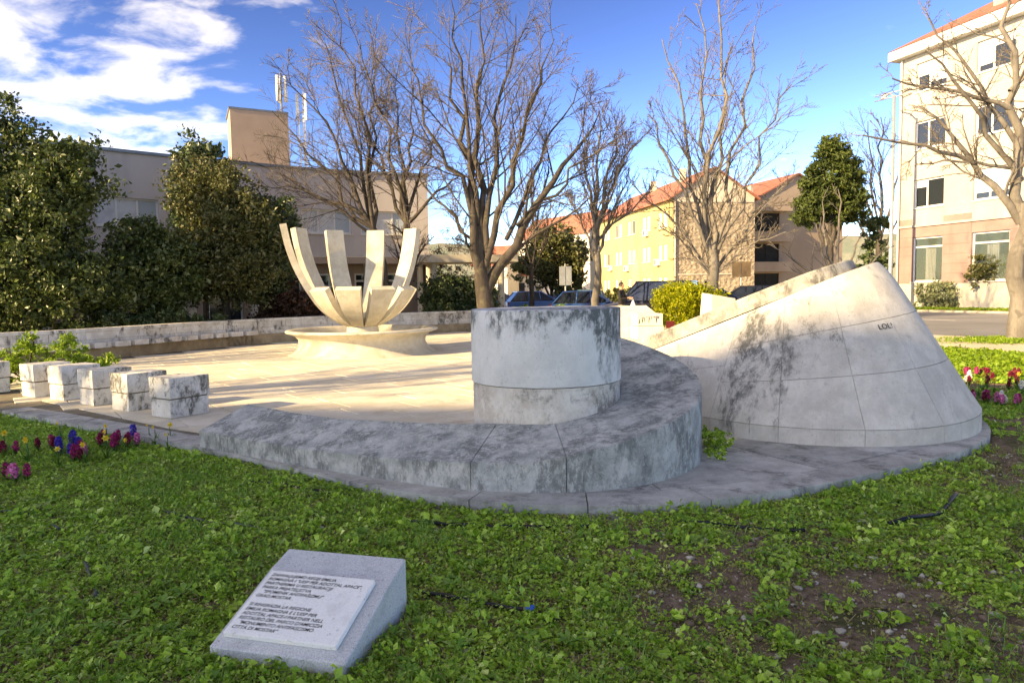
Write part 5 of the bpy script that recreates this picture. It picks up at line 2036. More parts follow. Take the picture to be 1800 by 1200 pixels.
def paint(name, c):
    t = NT(name)
    t.color(t.mix(t.step(t.noise(3, 3, 0.5), 0.4, 0.7, 0, 0.25), c, tuple(v * 0.7 for v in c[:3]) + (1,)))
    t.rough(0.28)
    t.b.inputs['Coat Weight'].default_value = 0.6
    t.b.inputs['Coat Roughness'].default_value = 0.08
    return t.m


def car(label, loc, rz, col, L=4.1, W=1.72, H=1.45, van=False):
    """nose towards +x; body swept from cross sections so shoulders, bonnet and roof are rounded"""
    root = tag(empty('parked_car' if not van else 'parked_van', loc, rz), label, 'van' if van else 'car', 'cars in the car park')
    h2 = L / 2
    if van:
        top = [(-h2, 0.62), (-h2 + 0.06, 0.98), (h2 - 1.05, 0.98), (h2 - 0.25, 0.86), (h2, 0.62)]
        roof = [(-h2 + 0.10, 0.98), (-h2 + 0.28, H - 0.04), (-h2 + 0.6, H), (h2 - 1.75, H - 0.02), (h2 - 1.0, 0.98)]
    else:
        top = [(-h2, 0.62), (-h2 + 0.08, 0.88), (h2 - 1.15, 0.90), (h2 - 0.25, 0.74), (h2, 0.55)]
        roof = [(-h2 + 0.15, 0.88), (-h2 + 0.62, H - 0.06), (-h2 + 1.2, H), (h2 - 1.95, H - 0.03), (h2 - 1.05, 0.89)]

    def sweep(prof, z0, wfun, taper, name, mat, bevel):
        mb = MB()
        left = [(x, -wfun(z) / 2, z) for x, z in prof]
        right = [(x, wfun(z) / 2, z) for x, z in prof]
        if z0 is not None:
            left = [(prof[0][0] + 0.03, -W / 2 * 0.97, z0)] + left + [(prof[-1][0] - 0.03, -W / 2 * 0.97, z0)]
            right = [(prof[0][0] + 0.03, W / 2 * 0.97, z0)] + right + [(prof[-1][0] - 0.03, W / 2 * 0.97, z0)]
        mb.poly(left[::-1])
        mb.poly(right)
        n = len(left)
        for i in range(n):
            j = (i + 1) % n
            mb.poly([left[i], left[j], right[j], right[i]])
        return mb.build(name, mat, root, bevel, 2)
    body_w = lambda z: W if z < 0.8 else W - 0.06
    sweep(top, 0.20, body_w, 0, 'body', col, 0.07)
    cab_w = lambda z: W - 0.10 - 0.36 * max(0, (z - 0.88)) / (H - 0.88)
    sweep(roof, None, cab_w, 0, 'cabin_glass', M['car_glass'], 0.03)
    # roof skin and pillars over the glass house
    mb = MB()
    rl, rr_ = roof[1], roof[3]
    w = cab_w(H) + 0.03
    q = [(rl[0] - 0.03, -w / 2), (rr_[0] + 0.05, -w / 2), (rr_[0] + 0.05, w / 2), (rl[0] - 0.03, w / 2)]
    mb.hexa([(x, y, H - 0.075) for x, y in q], [(x * 0.985, y * 0.93, H + 0.015) for x, y in q])
    mb.build('roof', col, root, 0.02, 2)
    for s in (-1, 1):
        for (xa, xb) in ((roof[0][0], roof[1][0]), (roof[4][0], roof[3][0]), (-0.05, -0.08), (-h2 + 1.25, -h2 + 1.3) if not van else (h2 - 2.1, h2 - 2.12)):
            part(lambda mb: mb.tube([(xa, s * (W / 2 - 0.05), 0.88), (xb, s * (cab_w(H) / 2 + 0.005), H - 0.05)], 0.035, 6), 'pillar', col, root)
        part(lambda mb: mb.box(h2 - 1.35, h2 - 1.2, s * (W / 2 + 0.02) - 0.09, s * (W / 2 + 0.02) + 0.09, 0.92, 1.06), 'mirror', col, root)
        for x in (-h2 + 0.78, h2 - 0.80):
            wr = 0.31
            mb = MB()
            mb.tube([(x, s * (W / 2 - 0.20), wr), (x, s * (W / 2 + 0.005), wr)], wr, 20, True)
            wo = mb.build('wheel', M['tyre'], root)
            mb = MB()
            mb.tube([(x, s * (W / 2 - 0.05), wr), (x, s * (W / 2 + 0.015), wr)], [0.20, 0.19], 16, True)
            mb.build('rim', M['rim'], wo)
        part(lambda mb: mb.box(h2 - 0.09, h2 + 0.0, s * (W / 2 - 0.30) - 0.16, s * (W / 2 - 0.30) + 0.16, 0.56, 0.70), 'headlight', M['lamp_white'], root)
        part(lambda mb: mb.box(-h2 - 0.01, -h2 + 0.08, s * (W / 2 - 0.17) - 0.10, s * (W / 2 - 0.17) + 0.10, 0.60, 0.86), 'tail_lamp', M['lamp_red'], root)
    part(lambda mb: mb.box(-h2 - 0.03, h2 + 0.03, -W / 2 + 0.06, W / 2 - 0.06, 0.22, 0.42), 'bumper', M['bumper'], root)
    return root


M['p_blue'] = paint('blue_car_paint', hx('#2f5f9e'))
M['p_navy'] = paint('navy_van_paint', hx('#1b2440'))
M['p_dkblue'] = paint('dark_blue_car_paint', hx('#27405f'))
M['p_black'] = paint('black_car_paint', hx('#15171c'))
M['p_teal'] = paint('grey_green_car_paint', hx('#4c646a'))
car('dark navy van parked behind the person with the bag', (6.15, 31.5, -0.004), R(155), M['p_navy'], 4.4, 1.8, 1.83, True)
car('blue hatchback parked behind the slim bare tree trunk', (3.9, 34.2, -0.004), R(-8), M['p_blue'], 4.0)
car('blue car parked beyond the drum below the round olive tree', (1.6, 42.5, -0.004), R(12), M['p_blue'], 4.0)
car('dark blue car next to the blue one below the round olive tree', (3.3, 45.5, -0.004), R(170), M['p_dkblue'], 4.1)
car('grey green car half hidden behind the blue hatchback', (4.3, 38.6, -0.004), R(80), M['p_teal'], 4.0, 1.7, 1.5)
car('small blue car seen between the canopy columns', (-0.55, 47.0, -0.004), R(5), M['p_blue'], 3.8)
car('blue car parked behind the golden bush', (9.6, 33.0, -0.004), R(-12), M['p_dkblue'], 4.2)
car('black car with only its roof showing above the cone slab', (11.9, 36.5, -0.004), R(165), M['p_black'], 4.3, 1.75, 1.55)

# ------------------------------------------------------------------ people
M['skin'] = plain('skin', hx('#c09478'), 0.6, 0, 0.08)
M['jacket'] = plain('black_jacket_cloth', hx('#1e1e20'), 0.85, 0, 0.2)
M['trousers'] = plain('beige_trouser_cloth', hx('#a89a84'), 0.9, 0, 0.15)
M['jeans'] = plain('denim_cloth', hx('#3b4a63'), 0.9, 0, 0.15)
M['hair'] = plain('dark_hair', hx('#2a1f19'), 0.6, 0, 0.2)
M['grey_top'] = plain('light_grey_top', hx('#b4b1ab'), 0.9, 0, 0.1)
M['bag'] = plain('white_plastic_bag', hx('#e2e2df'), 0.5, 0, 0.06)
M['shoe'] = plain('dark_shoe', hx('#2b2724'), 0.7)


def skin_mesh(name, joints, edges, mats, parent, mat_of=None, sub=2, root=0):
    """continuous surface grown round a skeleton"""
    me = bpy.data.meshes.new(name)
    me.from_pydata([j[:3] for j in joints], edges, [])
    o = bpy.data.objects.new(name, me)
    COL.objects.link(o)
    sk = o.modifiers.new('skin', 'SKIN')
    sk.use_smooth_shade = True
    layer = me.skin_vertices[0].data
    for i, j in enumerate(joints):
        layer[i].radius = (j[3], j[4] if len(j) > 4 else j[3])
        layer[i].use_root = (i == root)
    ss = o.modifiers.new('subdivision', 'SUBSURF')
    ss.levels = sub
    ss.render_levels = sub
    dg = bpy.context.evaluated_depsgraph_get()
    new = bpy.data.meshes.new_from_object(o.evaluated_get(dg))
    bpy.data.objects.remove(o)
    for p in new.polygons:
        p.use_smooth = True
    new.materials.clear()
    for m_ in mats:
        new.materials.append(m_)
    if mat_of:
        for p in new.polygons:
            p.material_index = mat_of(p.center)
    ob = bpy.data.objects.new(name, new)
    COL.objects.link(ob)
    ob.parent = parent
    return ob


def person(label, loc, rz, top, low, longhair, arms, hgt=1.72):
    """faces -y before rotation. arms: list of (elbow, wrist) for right (-x) and left (+x)"""
    root = tag(empty('person', loc, rz), label, 'person')
    root.scale = (hgt / 1.75,) * 3
    J = [(0, 0, 0.98, 0.15, 0.11), (0, 0.0, 1.15, 0.14, 0.10), (0, 0.01, 1.34, 0.17, 0.12), (0, 0.01, 1.45, 0.10, 0.08), (0, 0.0, 1.52, 0.055), (0, -0.01, 1.60, 0.075, 0.085), (0, -0.015, 1.68, 0.078, 0.092), (0, 0.0, 1.745, 0.045, 0.05)]
    E_ = [(i, i + 1) for i in range(7)]
    for s, (el, wr) in zip((-1, 1), arms):
        b = len(J)
        J += [(s * 0.19, 0.01, 1.41, 0.065), (*el, 0.048), (*wr, 0.033)]
        E_ += [(3, b), (b, b + 1), (b + 1, b + 2)]
        hx_, hy, hz = wr
        d = Vector(wr) - Vector(el)
        d.normalize()
        palm = Vector(wr) + d * 0.07
        b2 = len(J)
        J.append((*palm, 0.03, 0.018))
        E_.append((b + 2, b2))
        for k in range(4):
            J.append((palm.x + d.x * 0.075 + (k - 1.5) * 0.018, palm.y + d.y * 0.075 - 0.015, palm.z + d.z * (0.075 + 0.01 * (k in (1, 2))), 0.008))
            E_.append((b2, len(J) - 1))
        J.append((palm.x - s * 0.045, palm.y - 0.02 + d.y * 0.02, palm.z + d.z * 0.02, 0.010))
        E_.append((b2, len(J) - 1))
    for s in (-1, 1):
        b = len(J)
        st = 0.10 * s
        J += [(s * 0.09, 0, 0.90, 0.095), (s * 0.10, -0.01 + st * 0.6, 0.50, 0.062), (s * 0.10, 0.02 + st, 0.09, 0.045), (s * 0.10, -0.13 + st, 0.035, 0.035)]
        E_ += [(0, b), (b, b + 1), (b + 1, b + 2), (b + 2, b + 3)]

    def mat_of(c):
        if c.z > 1.50:
            return 0
        if abs(c.x) > 0.0 and any((Vector((c.x, c.y, c.z)) - (Vector(w) + (Vector(w) - Vector(e)).normalized() * 0.07)).length < 0.13 for e, w in arms):
            return 0
        if c.z > 0.95:
            return 1
        if c.z > 0.085:
            return 2
        return 3
    skin_mesh('body', J, E_, [M['skin'], top, low, M['shoe']], root, mat_of)
    # hair cap and face details
    hm = MB()
    rows = []
    for i in range(7):
        ph = i / 6 * (math.pi * (0.62 if not longhair else 0.86))
        rows.append([(0.092 * math.sin(ph) * math.cos(a), 0.004 + 0.108 * math.sin(ph) * math.sin(a), 1.665 + 0.105 * math.cos(ph) - (0.06 * (i / 6) if longhair else 0)) for a in [R(-28) + R(236) * k / 12 for k in range(13)]])
    hm.grid(rows, True)
    cap = []
    for i in range(5):
        ph = i / 4 * math.pi * 0.36
        cap.append([(0.094 * math.sin(ph) * math.cos(a), 0.0 + 0.11 * math.sin(ph) * math.sin(a), 1.668 + 0.106 * math.cos(ph)) for a in [2 * math.pi * k / 16 for k in range(17)]])
    hm.grid(cap, True)
    hm.build('hair', M['hair'], root)
    fm = MB()
    fm.tube([(0, -0.098, 1.655), (0, -0.122, 1.625), (0, -0.10, 1.612)], [0.008, 0.014, 0.010], 6)
    fm.build('nose', M['skin'], root)
    for s in (-1, 1):
        part(lambda mb: mb.tube([(s * 0.033 - 0.013, -0.104, 1.658), (s * 0.033 + 0.013, -0.104, 1.658)], 0.008, 6), 'eye', M['hair'], root)
        part(lambda mb: mb.tube([(s * 0.085, 0.0, 1.665), (s * 0.092, 0.008, 1.645), (s * 0.085, 0.0, 1.62)], 0.012, 6), 'ear', M['skin'], root)
    part(lambda mb: mb.tube([(-0.024, -0.100, 1.585), (0, -0.106, 1.583), (0.024, -0.100, 1.585)], 0.006, 5), 'mouth', M['lamp_red'], root)
    return root


pa = person('person in black jacket and beige trousers holding up a white bag', (4.05, 26.2, 0), R(58), M['jacket'], M['trousers'], False,
            [((-0.26, -0.08, 1.16), (-0.12, -0.34, 1.20)), ((0.27, -0.06, 1.15), (0.12, -0.32, 1.17))], 1.76)
bg = tag(empty('carrier_bag', (4.05, 26.2, 0), R(58)), 'white plastic carrier bag hanging from the hands of the person in black', 'bag')
mb = MB()
mb.lathe([(0.02, 1.13), (0.05, 1.05), (0.11, 0.90), (0.14, 0.72), (0.12, 0.62), (0.0, 0.60)], (0.0, -0.46), 14)
mb.build('bag_body', M['bag'], bg)
part(lambda mb: mb.tube([(-0.03, -0.46, 1.08), (-0.06, -0.42, 1.20), (0.0, -0.41, 1.23), (0.05, -0.43, 1.18), (0.03, -0.46, 1.08)], 0.010, 5), 'handle', M['bag'], bg)
person('person with long dark hair whose head shows above the golden bush left', (7.6, 33.2, 0), R(30), M['grey_top'], M['jeans'], True, [((-0.25, 0.02, 1.14), (-0.26, -0.06, 0.92)), ((0.25, 0.02, 1.14), (0.26, -0.06, 0.92))], 1.76)
person('person with short dark hair whose head shows above the golden bush right', (9.05, 33.0, 0), R(40), M['grey_top'], M['jeans'], False, [((-0.25, 0.02, 1.14), (-0.26, -0.06, 0.92)), ((0.25, 0.02, 1.14), (0.26, -0.06, 0.92))], 1.80)

# ------------------------------------------------------------------ irrigation hoses
M['hose'] = plain('black_hose', hx('#1d1f21'), 0.5, 0, 0.2, 12)
M['hose_grey'] = plain('dusty_hose', hx('#4a4d4a'), 0.7, 0, 0.2, 12)
M['blue_cap'] = plain('blue_plastic', hx('#2a6fd0'), 0.4)
hoses = [('black irrigation hose lying along the front edge of the plinth', [(-0.75, 5.02), (-0.2, 4.92), (0.2, 4.88), (0.55, 4.86)], 0.013, 'hose', 0),
         ('black hose end curving up out of the weeds at the right', [(2.55, 4.76), (2.78, 4.83), (3.04, 4.99), (3.22, 5.17), (3.39, 5.35)], 0.016, 'hose', 1),
         ('black hose with blue end cap beside the inscription block', [(-0.54, 3.83), (-0.33, 3.73), (-0.11, 3.62), (0.06, 3.57)], 0.012, 'hose', 0),
         ('short black hose in the weeds below the plinth centre right', [(1.15, 4.86), (1.34, 4.86), (1.52, 4.80), (1.72, 4.72), (1.95, 4.68)], 0.013, 'hose', 0),
         ('thin dusty hose in the weeds at the far left edge', [(-4.0, 5.41), (-3.72, 5.33), (-3.45, 5.14), (-3.23, 4.93)], 0.010, 'hose_grey', 1),
         ('short dusty hose standing in the weeds left of the inscription block', [(-2.70, 4.34), (-2.52, 4.10), (-2.38, 3.92), (-2.31, 3.79)], 0.010, 'hose_grey', 1),
         ('black hose below the left arm of the spiral bench', [(-2.3, 6.12), (-1.95, 5.98), (-1.6, 5.80), (-1.3, 5.68)], 0.011, 'hose', 0),
         ('thin dusty hose between bench and inscription block', [(-2.75, 5.36), (-2.45, 5.18), (-2.1, 5.04), (-1.74, 4.87)], 0.010, 'hose_grey', 0)]
for lab, pts, r_, mk, lift in hoses:
    hp = Path(pts, 2)
    P = []
    for k in range(25):
        q = hp.at(hp.L * k / 24)
        z = float(lawn_z(np.array([q.x]), np.array([q.y]))[0]) + (0.04 if r_ > 0.015 else 0.022) + (0.016 if lift else 0.004) * math.sin(k * 0.33)
        P.append((q.x, q.y, z))
    o0 = Vector(P[0])
    root = tag(empty('irrigation_hose', P[0]), lab, 'hose', 'irrigation hoses on the lawn')
    mb = MB()
    mb.tube([Vector(p) - o0 for p in P], r_, 8)
    mb.build('pipe', M[mk], root)
    if 'blue' in lab:
        e0, e1_ = Vector(P[-1]) - o0, (Vector(P[-1]) - Vector(P[-3])).normalized()
        part(lambda mb: mb.tube([e0 - e1_ * 0.01, e0 + e1_ * 0.03], 0.021, 10), 'end_cap', M['blue_cap'], root)

# ------------------------------------------------------------------ flowers
def flat_mat(name, c1, c2):
    return leafmat(name, c1, c2, tuple(min(1, v * 1.5) for v in c2[:3]) + (1,), 0.3, 0.6)


M['f_mag'] = flat_mat('magenta_petals', hx('#8e1f55'), hx('#b83272'))
M['f_crim'] = flat_mat('crimson_petals', hx('#6d1330'), hx('#8f1f43'))
M['f_pink'] = flat_mat('pink_petals', hx('#c24d8d'), hx('#db7fae'))
M['f_blue'] = flat_mat('violet_petals', hx('#3b2f96'), hx('#5446b8'))
M['f_white'] = flat_mat('white_petals', hx('#d8d4cf'), hx('#e8e6e2'))
M['f_yel'] = flat_mat('yellow_petals', hx('#d9b92c'), hx('#e8d35c'))
M['stalk'] = leafmat('bulb_leaves', hx('#3f6a24'), hx('#5c8735'), hx('#7ea14b'), 0.3, 0.4)


def blade_mesh(name, n, hgt, spread, seed, w=0.012):
    g_ = random.Random(seed)
    mb = MB()
    for k in range(n):
        a = g_.uniform(0, 6.28)
        l = hgt * g_.uniform(0.7, 1.15)
        sp_ = spread * g_.uniform(0.4, 1.2)
        dx, dy = math.cos(a), math.sin(a)
        px, py = -dy * w, dx * w
        rows = []
        for i in range(5):
            f = i / 4
            r_ = sp_ * f ** 1.6
            z = l * (f - 0.25 * f * f)
            ww = (1 - f) ** 0.6 if f < 1 else 0.05
            rows.append([(dx * r_ - px * ww, dy * r_ - py * ww, z), (dx * r_ + px * ww, dy * r_ + py * ww, z)])
        mb.grid(rows, True)
    me = mb.mesh(name)
    a_ = me.attributes.new('rnd', 'FLOAT', 'FACE')
    a_.data.foreach_set('value', np.random.default_rng(seed).random(len(me.polygons)).astype(np.float32))
    me.materials.append(M['stalk'])
    return me


def spike_mesh(name, seed, mat, h0=0.09, h1=0.235, rad=0.038, n=150):
    g_ = np.random.default_rng(seed)
    a = g_.uniform(0, 6.283, n)
    f = g_.random(n)
    r_ = rad * np.sqrt(np.clip(1 - (2 * f - 0.9) ** 2 * 0.75, 0.1, 1)) * g_.uniform(0.6, 1.1, n)
    P = np.stack([r_ * np.cos(a), r_ * np.sin(a), h0 + (h1 - h0) * f], -1)
    N = np.stack([np.cos(a), np.sin(a), np.full(n, 0.3)], -1)
    V, F, rn = leaf_cloud(P, 0.028, 0.1, seed, 1.5, N * 1.2)
    me = np_mesh(name, V, F, False, rn)
    me.materials.append(mat)
    return me


def daff_mesh(seed):
    mb = MB()
    g_ = random.Random(seed)
    c = (0.0, -0.01, 0.26)
    for k in range(6):
        a = k * math.pi / 3
        d = Vector((math.cos(a), -0.25, math.sin(a)))
        s = Vector((-math.sin(a), 0, math.cos(a))) * 0.013
        p = Vector(c)
        mb.poly([p, p + d * 0.02 + s, p + d * 0.042, p + d * 0.02 - s])
    rows = []
    for i in range(3):
        rr_ = (0.009, 0.011, 0.015)[i]
        rows.append([(rr_ * math.cos(2 * math.pi * k / 8), -0.012 - 0.012 * i, 0.26 + rr_ * math.sin(2 * math.pi * k / 8)) for k in range(9)])
    mb.grid(rows, True)
    me = mb.mesh('flower_head')
    a_ = me.attributes.new('rnd', 'FLOAT', 'FACE')
    a_.data.foreach_set('value', np.random.default_rng(seed).random(len(me.polygons)).astype(np.float32))
    me.materials.append(M['f_yel'])
    return me


blades = [blade_mesh('leaves', 11, 0.20, 0.11, 50 + k) for k in range(3)]
stems = MB()
stems.tube([(0, 0, 0), (0.004, 0, 0.12), (0, 0, 0.22)], 0.006, 5)
stem_me = stems.mesh('stem')
sa_ = stem_me.attributes.new('rnd', 'FLOAT', 'FACE')
stem_me.materials.append(M['stalk'])
spikes = {k: [spike_mesh('flower_spike', 60 + 7 * i + j, M[k]) for j in range(2)] for i, k in enumerate(('f_mag', 'f_crim', 'f_pink', 'f_blue', 'f_white'))}
daffs = [daff_mesh(80), daff_mesh(81)]
COLN = {'f_mag': 'magenta', 'f_crim': 'dark crimson', 'f_pink': 'pink', 'f_blue': 'violet blue', 'f_white': 'white', 'f_yel': 'yellow'}
fr_ = random.Random(9)


def flower(kind, x, y, bed, sc=1.0):
    z = float(lawn_z(np.array([x]), np.array([y]))[0]) - 0.005
    nm = 'daffodil' if kind == 'f_yel' else 'hyacinth'
    o = tag(empty(nm, (x, y, z), fr_.uniform(-0.8, 0.8)), '%s %s in the flower bed %s' % (COLN[kind], nm, bed), 'flower', '%s %ss %s' % (COLN[kind], nm, bed))
    o.scale = (sc * fr_.uniform(0.72, 1.0),) * 3
    link('leaves', fr_.choice(blades), None, o)
    link('stem', stem_me, None, o)
    if kind == 'f_yel':
        link('flower_head', fr_.choice(daffs), None, o).rotation_euler = (0, 0, fr_.uniform(-0.6, 0.6))
    else:
        link('flower_spike', fr_.choice(spikes[kind]), None, o)


BL = 'left of the spiral bench'
BR = 'right of the big cone'
for (x, y, k) in ((-4.64, 7.95, 'f_mag'), (-4.50, 8.0, 'f_mag'), (-4.42, 7.82, 'f_crim'), (-4.30, 7.84, 'f_mag'), (-4.22, 7.66, 'f_crim'), (-4.30, 7.58, 'f_mag'), (-4.15, 7.74, 'f_pink'), (-4.55, 7.74, 'f_crim'), (-4.36, 8.06, 'f_blue'), (-4.28, 7.5, 'f_mag'), (-4.62, 7.84, 'f_mag'),
                  (-5.02, 7.62, 'f_mag'), (-5.12, 7.55, 'f_crim'), (-4.95, 7.56, 'f_crim'), (-4.82, 7.68, 'f_blue'), (-4.86, 7.50, 'f_blue'), (-4.66, 7.52, 'f_blue'), (-4.60, 7.42, 'f_blue'), (-4.76, 7.34, 'f_blue'), (-4.48, 7.26, 'f_mag'), (-4.40, 7.18, 'f_pink'), (-4.36, 7.05, 'f_crim'),
                  (-5.22, 7.36, 'f_mag'), (-5.30, 7.28, 'f_crim'), (-4.44, 7.08, 'f_mag'), (-4.55, 7.2, 'f_blue'),
                  (-4.66, 6.42, 'f_mag'), (-4.58, 6.36, 'f_pink'), (-4.50, 6.30, 'f_pink'), (-4.44, 6.38, 'f_mag'), (-4.72, 6.34, 'f_mag')):
    flower(k, x, y, BL, 1.0)
for (x, y) in ((-5.16, 8.0), (-4.70, 8.12), (-4.02, 7.88), (-3.92, 8.02), (-3.72, 7.55), (-4.44, 7.66), (-4.18, 7.2), (-4.92, 7.1), (-5.38, 7.42), (-4.5, 6.92), (-4.30, 7.02), (-4.08, 7.36), (-4.76, 6.2), (-4.2, 8.1)):
    flower('f_yel', x, y, BL, 1.0)
for k in range(64):
    f = k / 64
    x = fr_.uniform(6.3, 10.5)
    y = 11.2 + (x - 6.5) * 0.12 + fr_.gauss(0, 0.42)
    flower(fr_.choice(('f_crim', 'f_crim', 'f_crim', 'f_crim', 'f_mag', 'f_crim', 'f_crim', 'f_white')), x, y, BR, 0.92)
for k in range(26):
    x = fr_.uniform(5.85, 6.9)
    y = 10.2 - (x - 5.9) * 1.0 + fr_.gauss(0, 0.22)
    if x < 6.0 and y < 9.0:
        continue
    flower(fr_.choice(('f_crim', 'f_mag', 'f_mag', 'f_pink', 'f_white', 'f_crim')), x, y, BR, 0.92)
for k in range(12):
    x = fr_.uniform(6.6, 9.8)
    flower('f_yel', x, 10.5 + (x - 6.6) * 0.12 + fr_.gauss(0, 0.3), BR, 1.1)

# ------------------------------------------------------------------ lawn cover: low weeds, grass, pebbles
M['weed'] = leafmat('lawn_weeds', hx('#628c24'), hx('#a9ca4c'), hx('#e2e992'), 0.25, 0.4)
M['weed_dull'] = leafmat('dull_weeds', hx('#737a3c'), hx('#989352'), hx('#c4b680'), 0.2, 0.6)
M['grass'] = leafmat('grass_blades', hx('#689a34'), hx('#8bb54a'), hx('#b7cc78'), 0.4, 0.45)
M['pebble'] = stone('pebble_stone', hx('#cfc8b8'), hx('#a59c8a'), hx('#6f675a'), 6, rnd=0)


def green_density(x, y):
    """0 bare soil .. 1 closed cover; denser to the left, patchy to the right"""
    n = fbm(x * 1.1 + 3.0, y * 1.1 + 1.0, 4)
    n2 = fbm(x * 4.3 + 1.0, y * 4.3 + 5.0, 2)
    bias = np.clip(0.18 - 0.045 * x, -0.03, 0.26)
    bare = 0.14 * np.exp(-((x - 1.6) ** 2 / 2.2 + (y - 3.0) ** 2 / 1.2))
    near_edge = 0.10 * (y > 8.5)
    return np.clip((n * 0.7 + n2 * 0.3 - 0.40 + bias + near_edge - bare) * 4.2, 0, 1)


def scatter(n, x0, x1, y0, y1, seed, power=1.0, floor=0.0):
    g_ = np.random.default_rng(seed)
    x = g_.uniform(x0, x1, n)
    y = g_.uniform(y0, y1, n)
    ok = in_poly(x, y, LAWN) & ~in_poly(x, y, PLAZA)
    # keep to what lies near the view cone
    ok &= (np.abs(x) < 0.80 * y + 0.9)
    # not inside the granite block
    c, s = math.cos(R(15)), math.sin(R(15))
    lx = (x + 1.08) * c - (y - 3.06) * s
    ly = (x + 1.08) * s + (y - 3.06) * c
    ok &= ~((np.abs(lx) < 0.35) & (ly > -0.005) & (ly < 0.68))
    d = green_density(x, y) ** power
    ok &= g_.random(n) < np.maximum(d, floor)
    return x[ok], y[ok]


def weed_layer(name, mat, bands, label, seed, hmax, up=1.1, floor=0.03, power=1.0):
    Vs, Fs, Rs, base = [], [], [], 0
    for bi, (y0, y1, dens, per, size, rad) in enumerate(bands):
        w = 0.80 * y1 + 0.9
        n = int(dens * (y1 - y0) * 2 * w)
        x, y = scatter(n, -w, w, y0, y1, seed + bi, power, floor)
        g_ = np.random.default_rng(seed + 100 + bi)
        k = len(x)
        X_ = np.repeat(x, per)
        Y_ = np.repeat(y, per)
        hs_ = np.repeat(g_.uniform(0.35, 1.0, k) * (0.5 + 0.7 * fbm(x * 2.0, y * 2.0 + 4)), per)
        r_ = rad * np.sqrt(g_.random(k * per))
        a = g_.uniform(0, 6.283, k * per)
        fz = g_.random(k * per)
        X_ = X_ + r_ * np.cos(a)
        Y_ = Y_ + r_ * np.sin(a)
        Z_ = lawn_z(X_, Y_) + 0.004 + hmax * hs_ * fz * (1.15 - 0.5 * r_ / rad)
        V, F, rn = leaf_cloud(np.stack([X_, Y_, Z_], -1), size, up, seed + 200 + bi, 1.45)
        hue = np.repeat(g_.random(k), per)
        rn = np.clip(0.55 * rn + 0.45 * hue, 0, 1)
        Vs.append(V)
        Fs.append(F + base)
        Rs.append(rn)
        base += len(V)
    me = np_mesh(name, np.concatenate(Vs), np.concatenate(Fs), False, np.concatenate(Rs))
    o = link(name, me, mat)
    tag(o, label, 'weeds', None, 'stuff')
    print(name, len(me.polygons))
    return o


weed_layer('lawn_weeds', M['weed'], [(2.3, 4.2, 900, 10, 0.021, 0.034), (4.2, 6.6, 640, 10, 0.024, 0.045), (6.6, 12.0, 280, 11, 0.033, 0.075)], 'low fresh green weeds covering most of the lawn', 300, 0.06, 1.5)
weed_layer('dull_weeds', M['weed_dull'], [(2.3, 4.2, 480, 8, 0.015, 0.04), (4.2, 7.0, 280, 8, 0.018, 0.05)], 'dull brownish green weeds between the fresh ones', 340, 0.055, 0.8, 0.42, 0.4)
weed_layer('taller_weeds', M['weed'], [(2.3, 4.2, 55, 16, 0.034, 0.055), (4.2, 7.5, 40, 16, 0.036, 0.065)], 'taller leafy weed tufts standing above the low cover', 355, 0.13, 0.9, 0.15, 0.6)
M['ivy'] = leafmat('lit_ground_cover', hx('#5a7a1e'), hx('#84a032'), hx('#a9ba55'), 0.4, 0.5)
weed_layer('ground_cover', M['ivy'], [(11.9, 17.6, 150, 12, 0.055, 0.14)], 'sunlit green ground cover beside the pavement at the right', 370, 0.16, 1.0, 1.0)


def rosettes(name, n, seed, label):
    """broad-leaved weeds: flat whorls of long leaves"""
    g_ = np.random.default_rng(seed)
    x, y = scatter(n, -5.5, 5.5, 2.3, 7.0, seed, 0.4, 0.35)
    Vs, Fs, Rs, b = [], [], [], 0
    for px, py in zip(x, y):
        k = g_.integers(5, 10)
        L = g_.uniform(0.035, 0.085)
        a0 = g_.uniform(0, 6.28)
        z = float(lawn_z(np.array([px]), np.array([py]))[0]) + g_.uniform(0.01, 0.035)
        for j in range(k):
            a = a0 + 6.283 * j / k + g_.normal(0, 0.25)
            l = L * g_.uniform(0.7, 1.2)
            d = np.array([math.cos(a), math.sin(a), 0])
            s_ = np.array([-d[1], d[0], 0]) * l * g_.uniform(0.13, 0.22)
            up_ = np.array([0, 0, 1.0])
            p = np.array([px, py, z])
            lift = g_.uniform(0.15, 0.6)
            m1 = p + d * l * 0.5 + up_ * l * lift * 0.55
            tip = p + d * l + up_ * l * lift * 0.45
            Vs += [p, m1 + s_ + up_ * 0.003, tip, m1 - s_ + up_ * 0.003, m1]
            Fs += [(b, b + 4, b + 1), (b + 4, b + 2, b + 1), (b, b + 3, b + 4), (b + 4, b + 3, b + 2)]
            Rs += [g_.random()] * 4
            b += 5
    o = link(name, np_mesh(name, np.array(Vs), np.array(Fs), True, Rs), M['grass'])
    tag(o, label, 'weeds', None, 'stuff')


